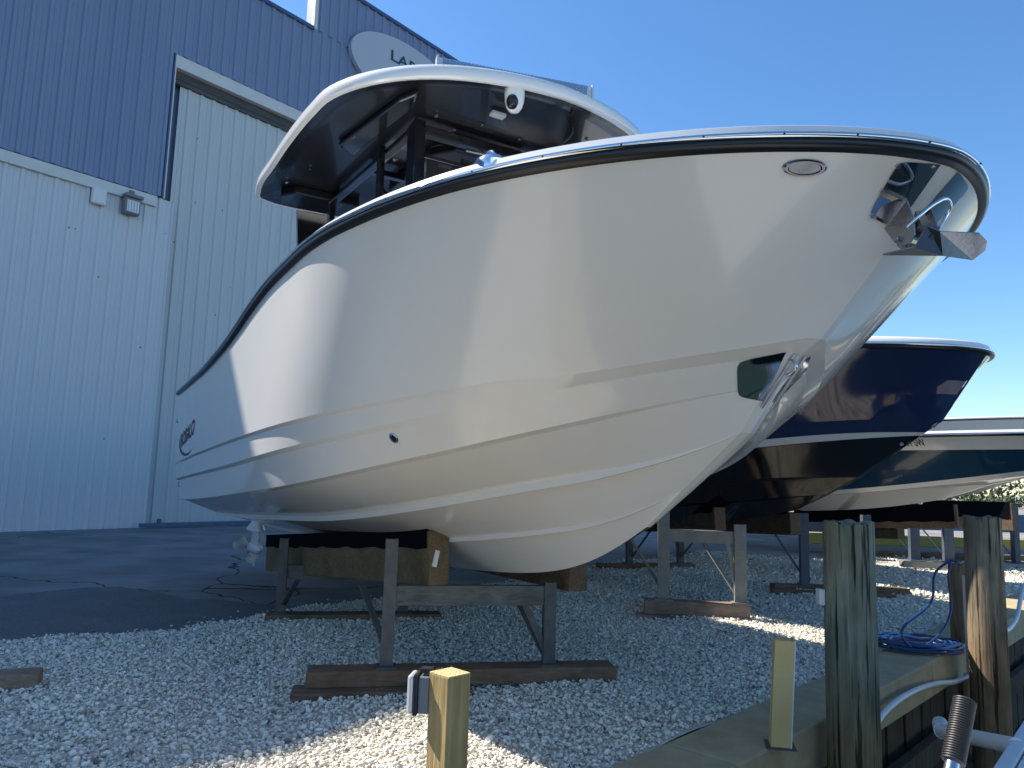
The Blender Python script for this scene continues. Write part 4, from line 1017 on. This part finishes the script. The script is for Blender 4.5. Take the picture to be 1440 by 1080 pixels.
def pile_mat(name, c1, c2, c3, zs):
    M = wood(name, c1, c2, 'z'); nt = M.node_tree; L = nt.links; b = nt.nodes['Principled BSDF']
    # brown damp lower part, green upper: real staining of the wood
    tc = nt.nodes.new('ShaderNodeTexCoord'); sx = nt.nodes.new('ShaderNodeSeparateXYZ'); L.new(tc.outputs['Object'], sx.inputs[0])
    n = nt.nodes.new('ShaderNodeTexNoise'); n.inputs['Scale'].default_value = 2.5; L.new(tc.outputs['Object'], n.inputs[0])
    ad = nt.nodes.new('ShaderNodeMath'); ad.operation = 'MULTIPLY_ADD'; ad.inputs[1].default_value = 1.2; L.new(n.outputs['Fac'], ad.inputs[0]); L.new(sx.outputs['Z'], ad.inputs[2])
    mr = nt.nodes.new('ShaderNodeMapRange'); mr.inputs['From Min'].default_value = zs[0] + .6; mr.inputs['From Max'].default_value = zs[1] + .6; L.new(ad.outputs[0], mr.inputs['Value'])
    mx = nt.nodes.new('ShaderNodeMix'); mx.data_type = 'RGBA'; mx.blend_type = 'MULTIPLY'; mx.inputs['Factor'].default_value = 1
    src = b.inputs['Base Color'].links[0].from_socket
    cr = nt.nodes.new('ShaderNodeValToRGB'); cr.color_ramp.elements[0].color = (*c3, 1); cr.color_ramp.elements[1].color = (1, 1, 1, 1); L.new(mr.outputs[0], cr.inputs[0])
    L.new(src, mx.inputs[6]); L.new(cr.outputs[0], mx.inputs[7]); L.new(mx.outputs[2], b.inputs['Base Color'])
    mp = nt.nodes.new('ShaderNodeMapping'); mp.inputs['Scale'].default_value = (26, 26, 1.1); L.new(tc.outputs['Object'], mp.inputs[0])
    cn = nt.nodes.new('ShaderNodeTexNoise'); cn.inputs['Scale'].default_value = 1.6; cn.inputs['Detail'].default_value = 3; L.new(mp.outputs[0], cn.inputs[0])
    cc = nt.nodes.new('ShaderNodeValToRGB'); cc.color_ramp.elements[0].position = .33; cc.color_ramp.elements[1].position = .40; cc.color_ramp.elements[0].color = (.22, .2, .17, 1); cc.color_ramp.elements[1].color = (1, 1, 1, 1); L.new(cn.outputs['Fac'], cc.inputs[0])
    m4 = nt.nodes.new('ShaderNodeMix'); m4.data_type = 'RGBA'; m4.blend_type = 'MULTIPLY'; m4.inputs['Factor'].default_value = 1
    L.new(mx.outputs[2], m4.inputs[6]); L.new(cc.outputs[0], m4.inputs[7]); L.new(m4.outputs[2], b.inputs['Base Color'])
    bp = nt.nodes.new('ShaderNodeBump'); bp.inputs['Strength'].default_value = 1; bp.inputs['Distance'].default_value = .012
    prev = b.inputs['Normal'].links[0].from_socket; L.new(cc.outputs[0], bp.inputs['Height']); L.new(prev, bp.inputs['Normal']); L.new(bp.outputs[0], b.inputs['Normal'])
    b.inputs['Roughness'].default_value = .9
    return M
PG = pile_mat('green_stained_piling', (.15, .16, .12), (.30, .31, .24), (1.0, .80, .62), (1.55, 2.0))
PBn = pile_mat('brown_split_piling', (.14, .13, .10), (.29, .26, .20), (1.0, .80, .64), (1.5, 2.3))
cP = dp(1194, 900, 4.35); piling('tall green stained piling with a split top, in front of the seawall', (cP[0] + .01, cP[1]), .144, 1.20, seed=3, green=PG, split=4.35)
cQ = dp(1389, 900, 6.30); piling('tall brown weathered piling, rightmost beside the blue hose', (cQ[0], cQ[1]), .145, 1.19, seed=9, green=PBn, split=5.0)
cS = dp(1350, 870, 6.9); piling('thin short piling that the blue hose is hooked over', (cS[0], cS[1]), .082, .74, seed=5, green=PBn)

# near square timber post with outlet box
pc = dp(633, 945, 2.34); zt_ = dp(632, 946, 2.30)[2]
post1 = thing('timber_post', 'square pale pine post with a covered outlet box on its side', 'post', (pc[0], pc[1], 0))
th = R_(45); ax = np.array([math.cos(th), math.sin(th), 0]); ay = np.array([-math.sin(th), math.cos(th), 0])
mb = MB(); mb.box((-.0455, -.0455, -.3), (.0455, .0455, zt_ - .012), (ax, ay, (0, 0, 1)), (pc[0], pc[1], 0)); mb.build('shaft', POSTW, post1, bevel=.003)
ENDG = mat('sawn_end_grain', (.46, .34, .15), .9, noise=(40, .25, (.62, .48, .24), (1, 1, 1)), bump=(120, .8))
mb = MB(); mb.box((-.0445, -.0445, zt_ - .012), (.0445, .0445, zt_ - .008), (ax, ay, (0, 0, 1)), (pc[0], pc[1], 0))
for i in range(16):
    a_, b_ = random.uniform(.0, .044), .044; p0 = np.array([pc[0], pc[1], zt_ - .008]) + ax * random.uniform(-.04, .044) + ay * random.choice([.043, .042, -.02]); mb.bar(p0, p0 + np.array([random.uniform(-.003, .003), 0, random.uniform(.002, .007)]), .0008, .0008)
mb.build('sawn_top', ENDG, post1)
# outlet box on the left/back-left face
lf = -ax if (-ax)[0] < 0 and abs(ax[0]) > 0 else ax
bx = np.array([-1.0, 0.10, 0]); bx /= np.linalg.norm(bx)
oc = np.array([pc[0], pc[1], 0]) + np.array([-.060, .03, 0])
by = np.array([-bx[1], bx[0], 0])
mb = MB(); mb.box((0, -.036, zt_ - .135), (.034, .036, zt_ - .025), (bx, by, (0, 0, 1)), oc); ob = mb.build('outlet_box', GREYBOX, post1, bevel=.004)
mb = MB(); mb.box((.034, -.043, zt_ - .14), (.048, .043, zt_ - .018), (bx, by, (0, 0, 1)), oc); mb.box((-.005, -.02, zt_ - .018), (.034, .02, zt_ - .004), (bx, by, (0, 0, 1)), oc); mb.build('gasket', RUB, ob, bevel=.003)
mb = MB(); mb.box((.048, -.040, zt_ - .137), (.068, .040, zt_ - .022), (bx, by, (0, 0, 1)), oc); mb.build('cover', SILV, ob, bevel=.008)

# yellow and white vinyl post on the cap
vb = gp(1097, 1049, .052); vp = thing('vinyl_post', 'short yellow faced post with a white edge standing on the seawall cap', 'post', vb)
zt2 = dp(1102, 892, vb[1])[2]; th = R_(-12); ax = np.array([math.cos(th), math.sin(th), 0]); ay = np.array([-math.sin(th), math.cos(th), 0]); ln_ = np.array([.03, 0, zt2 - .052]); ln_ /= np.linalg.norm(ln_)
hgt = zt2 - .052
mb = MB(); mb.box((-.052, -.045, 0), (.047, .045, hgt), (ax, ay, ln_), vb); mb.build('shaft', YELPVC, vp, bevel=.002)
mb = MB(); mb.box((.047, -.045, .0), (.053, .045, hgt + .004), (ax, ay, ln_), vb); mb.build('white_edge', PVC, vp)
mb = MB(); mb.box((-.075, -.07, 0), (.075, .07, .006), (ax, ay, (0, 0, 1)), vb); mb.build('foot_plate', GALV, vp)
mb = MB(); q = vb + ax * .052 + ln_ * (hgt - .04); mb.tube([q, q + ax * .006], .006, 10); mb.build('bolt', RUB, vp)
# small white box fixed to tall piling's left side and a pale box on the far beam
wbx = MB(); q = dp(1152.5, 839, 4.4); wbx.box((-.012, -.03, -.045), (.022, .03, .045), None, q); tag(wbx.build('outlet_box', WHITEP, bevel=.005), 'small white box on the left side of the tall green piling', 'outlet box')

# loose timber at left edge
mb = MB(); q = gp(-90, 985, 0); q2 = gp(40, 982, 0); timber(mb, q, q2 + np.array([0, .1, 0]), .18, .14)
tag(mb.build('loose_timber', SKIDP, bevel=.008), 'cut end of a timber lying on the gravel at the left edge', 'timber')
mb = MB(); q = gp(1085, 838, 0); q2 = gp(1258, 846, 0); timber(mb, q, q2, .16, .09)
tag(mb.build('loose_timber', SKIDW, bevel=.008), 'long dark timber lying on the gravel behind the tall green piling', 'timber')

# blue hose coil, hooked over the thin piling
hc = gp(1292, 912, .055); pts = []
for i in range(420):
    a = i * .19; r = .17 + .13 * (0.5 + .5 * math.sin(i * .031 + 1)) + .01 * math.sin(i * .7); pts.append(hc + np.array([math.cos(a) * r * 1.25 - .02, math.sin(a) * r * .95, .012 + .055 * abs(math.sin(i * .027)) + .006 * math.sin(i * 1.3)]))
top = np.array([cS[0] - .05, cS[1] - .03, .78])
lp = pts[-1]
tail = interp([lp, lp + np.array([-.05, 0, .05]), (lp + top) / 2 + np.array([-.03, -.02, .0]), top + np.array([-.12, 0, -.06]), top, top + np.array([.06, -.01, .0])], 40)
mb = MB(); mb.tube(pts, .011, 8); mb.tube(tail, .011, 8)
tail2 = interp([top + np.array([-.06, -.05, -.02]), top + np.array([-.10, -.08, -.12]), top + np.array([-.09, -.08, -.4]), hc + np.array([.16, 0, .1]), hc + np.array([.0, -.1, .04])], 30); mb.tube(tail2, .011, 8)
tag(mb.build('garden_hose', HOSE, smooth=60), 'coiled blue hose on the seawall cap, hooked over the thin short piling', 'hose')
# PVC pipes along the wall
mb = MB(); P = [swp(4.6, cap_out + .04, -.30)] + [dp(a, b, z) for a, b, z in ((1229, 1022, 4.75), (1243, 1003, 4.95), (1265, 984, 5.2), (1290, 970, 5.5), (1320, 961, 5.95), (1348, 957, 6.35), (1363, 950, 6.5))]
mb.tube(interp(P[1:], 26), .021, 10); e = P[-1]; mb.tube([e - np.array([0, 0, .02]), e + np.array([0, 0, .06]), e + np.array([0, .01, .84])], .017, 10)
mb.tube([e - np.array([.03, 0, .01]), e + np.array([.03, 0, .01])], .03, 10)
tag(mb.build('water_pipe', PVC, smooth=50), 'white pvc pipe running along the seawall and up the thin piling', 'pipe')
mb = MB(); mb.tube(interp([dp(1408, 889, 7.2), dp(1420, 884, 7.6), dp(1430, 868, 7.9), dp(1437, 835, 8.2), dp(1450, 800, 8.5)], 16), .022, 10)
tag(mb.build('water_pipe', PVC, smooth=50), 'white pvc pipe bending upward at the right edge, beyond the brown piling', 'pipe')
# floating dock frame, cross pipe, and grip
dk = thing('floating_dock', 'white aluminium framed floating dock at the lower right corner', 'dock', (2.2, 2.4, -.4))
p0 = dp(1392, 1082, 2.75); p1 = dp(1452, 1003, 3.6); dd = p1 - p0; dd[2] = 0; dd /= np.linalg.norm(dd); dn = np.array([dd[1], -dd[0], 0]); z0 = (p0[2] + p1[2]) / 2; print('dock z', p0, p1)
mb = MB(); b0 = np.array([p0[0], p0[1], z0]) - dd * 6
for k in range(70): mb.box((k * .15, .06, -.03), (k * .15 + .14, 1.5, 0), (dd, dn, (0, 0, 1)), b0)
mb.build('deck_boards', ALU, dk, bevel=.004)
mb = MB(); mb.box((0, -.0, -.16), (10.5, .055, .01), (dd, dn, (0, 0, 1)), b0); mb.box((0, 1.5, -.16), (10.5, 1.56, .01), (dd, dn, (0, 0, 1)), b0); mb.build('frame', ALU, dk, bevel=.004)
mb = MB(); mb.tube([dp(1325, 1028, 3.9), dp(1430, 1050, 3.1)], .035, 14); mb.tube([dp(1325, 1028, 3.9), dp(1322, 1018, 4.15)], .04, 14)
tag(mb.build('mooring_arm', PVC, smooth=50), 'white pipe arm joining the floating dock to the seawall', 'pipe arm')
gA = dp(1357, 985, 1.42); gB = dp(1340, 1072, 1.36); gd = gB - gA; gl = np.linalg.norm(gd); gd /= gl
bh = thing('boat_hook', 'pole with a black ribbed rubber grip standing up at the lower right', 'pole', gB + gd * .8)
mb = MB(); n = 26; ps = []; rs = []
for i in range(n * 3 + 1): ps.append(gA + gd * gl * i / (n * 3)); rs.append(.0185 + (.0016 if i % 3 else -.0006))
ps = [gA - gd * .004, gA - gd * .001] + ps; rs = [.008, .0165] + rs
mb.tube(ps, rs, 20); mb.build('grip', GRIP, bh, smooth=25)
mb = MB(); mb.tube([gB, gB + gd * .9], .0135, 14); mb.build('shaft', STEELD, bh, smooth=50)

# background beams beyond the row of boats
c = gp(1180, 792, 0); mb = MB(); mb.box((-2, 0, .42), (22, .5, .80), (WD * .85 + NB * .53, np.array([-.53 * 1, .85, 0]), (0, 0, 1)), gp(1200, 786, 0)) if False else None
def farbeam(name, label, cat, xa, xb, y, z0, z1, w, m, bv=.02):
    mb = MB(); mb.box((xa, y, z0), (xb, y + w, z1)); mb.box((xa + 1.0, y + .1, 0), (xa + 1.2, y + w - .1, z0)); mb.box((xb - 3.0, y + .1, 0), (xb - 2.8, y + w - .1, z0)); o = mb.build(name, m, bevel=bv); tag(o, label, cat); return o
farbeam('storage_beam', 'long yellow steel beam low on the ground behind the boat stands', 'steel beam', 6.5, 16, 16.6, .20, .42, .35, YEL)
farbeam('storage_beam', 'long blue steel beam behind the yellow beam, beyond the pilings', 'steel beam', 7.0, 17, 17.6, .52, .92, .5, BLUEST)
farbeam('storage_beam', 'dark timber beam lying in front of the yellow beam', 'timber', 7.5, 15.5, 15.9, .03, .14, .25, SKIDW)
# a covered pale boat behind the beams
F5 = Frame(7.0, 22.9, .66)
b5, h5 = side_boat(F5, 'tall white boat at the right edge, its bow rising above the teal boat', 8.3, 1.4, 3.06, 2.5, 2.0, 1.4, 1.0, [HULLW, HULLW, GELW], None, None)
mb = MB(); mb.bar((14.1, 15.2, 0), (14.1, 15.2, 1.0), .22, .22); tag(mb.build('yellow_bollard', YEL, bevel=.02), 'square yellow post at the right edge beyond the brown piling', 'post')

# far tree mass beyond the yard
FOL = mat('far_foliage', (.035, .055, .022), .9, noise=(.8, .3, (.08, .11, .045), (1, 1, 1)))
mb = MB()
for i in range(9000):
    a = random.uniform(-12, 95); base = 60 + a * .35 + random.uniform(-4, 4); top = 3.6 + 1.6 * math.sin(a * .23) + 1.0 * math.sin(a * .71 + 1) + random.uniform(-.6, .9)
    c_ = np.array([a, base, random.uniform(.2, max(.6, top))]); q_ = rng.normal(size=(2, 3)); q_ /= np.linalg.norm(q_, axis=1)[:, None]; r = random.uniform(.12, .38)
    mb.add([c_ - q_[0] * r, c_ - q_[1] * r * .7, c_ + q_[0] * r, c_ + q_[1] * r * .7], [(0, 1, 2, 3)])
tag(mb.build('far_trees', FOL), 'low dark green tree line far beyond the boat yard', 'trees', kind='stuff')

# leaves and twigs scattered on the gravel
LEAF = mat('dead_leaf', (.05, .03, .02), .8)
mb = MB()
for px, py in [(253, 915), (214, 925), (335, 953), (235, 1035), (312, 1010), (8, 1030), (460, 965), (300, 905), (150, 960), (420, 905), (720, 1010), (960, 1010)]:
    p = gp(px, py, .035); a = random.uniform(0, 3.1); l = random.uniform(.02, .045); dx = np.array([math.cos(a), math.sin(a), 0]) * l; dy = np.array([-math.sin(a), math.cos(a), 0]) * l * .4
    mb.add([p - dx, p - dy + np.array([0, 0, .006]), p + dx, p + dy + np.array([0, 0, .008])], [(0, 1, 2, 3)])
tag(mb.build('fallen_leaves', LEAF), 'dead brown leaves scattered on the gravel', 'leaves', kind='stuff')

# =================================================================== LIGHT
Sv = -NB - .31 * WD + np.array([0, 0, 1.105]); Sv /= np.linalg.norm(Sv)
el = math.asin(Sv[2]); az = math.atan2(Sv[0], Sv[1]); print('sun el', math.degrees(el), 'az', math.degrees(az))
w = bpy.data.worlds.new('World'); S.world = w; w.use_nodes = True; nt = w.node_tree
sky = nt.nodes.new('ShaderNodeTexSky'); sky.sky_type = 'NISHITA'; sky.sun_disc = False; sky.sun_elevation = el; sky.sun_rotation = az; sky.air_density = 1.0; sky.dust_density = .3; sky.ozone_density = 4.0
hs = nt.nodes.new('ShaderNodeHueSaturation'); hs.inputs['Saturation'].default_value = 1.17; nt.links.new(sky.outputs[0], hs.inputs['Color']); nt.links.new(hs.outputs[0], nt.nodes['Background'].inputs[0]); nt.nodes['Background'].inputs[1].default_value = .11
sd = bpy.data.lights.new('sun', 'SUN'); sd.energy = 5.0; sd.angle = R_(.5); sd.color = (1, .93, .83)
so = bpy.data.objects.new('sun', sd); COL.objects.link(so); so.rotation_euler = Vector(Sv).to_track_quat('Z', 'Y').to_euler()
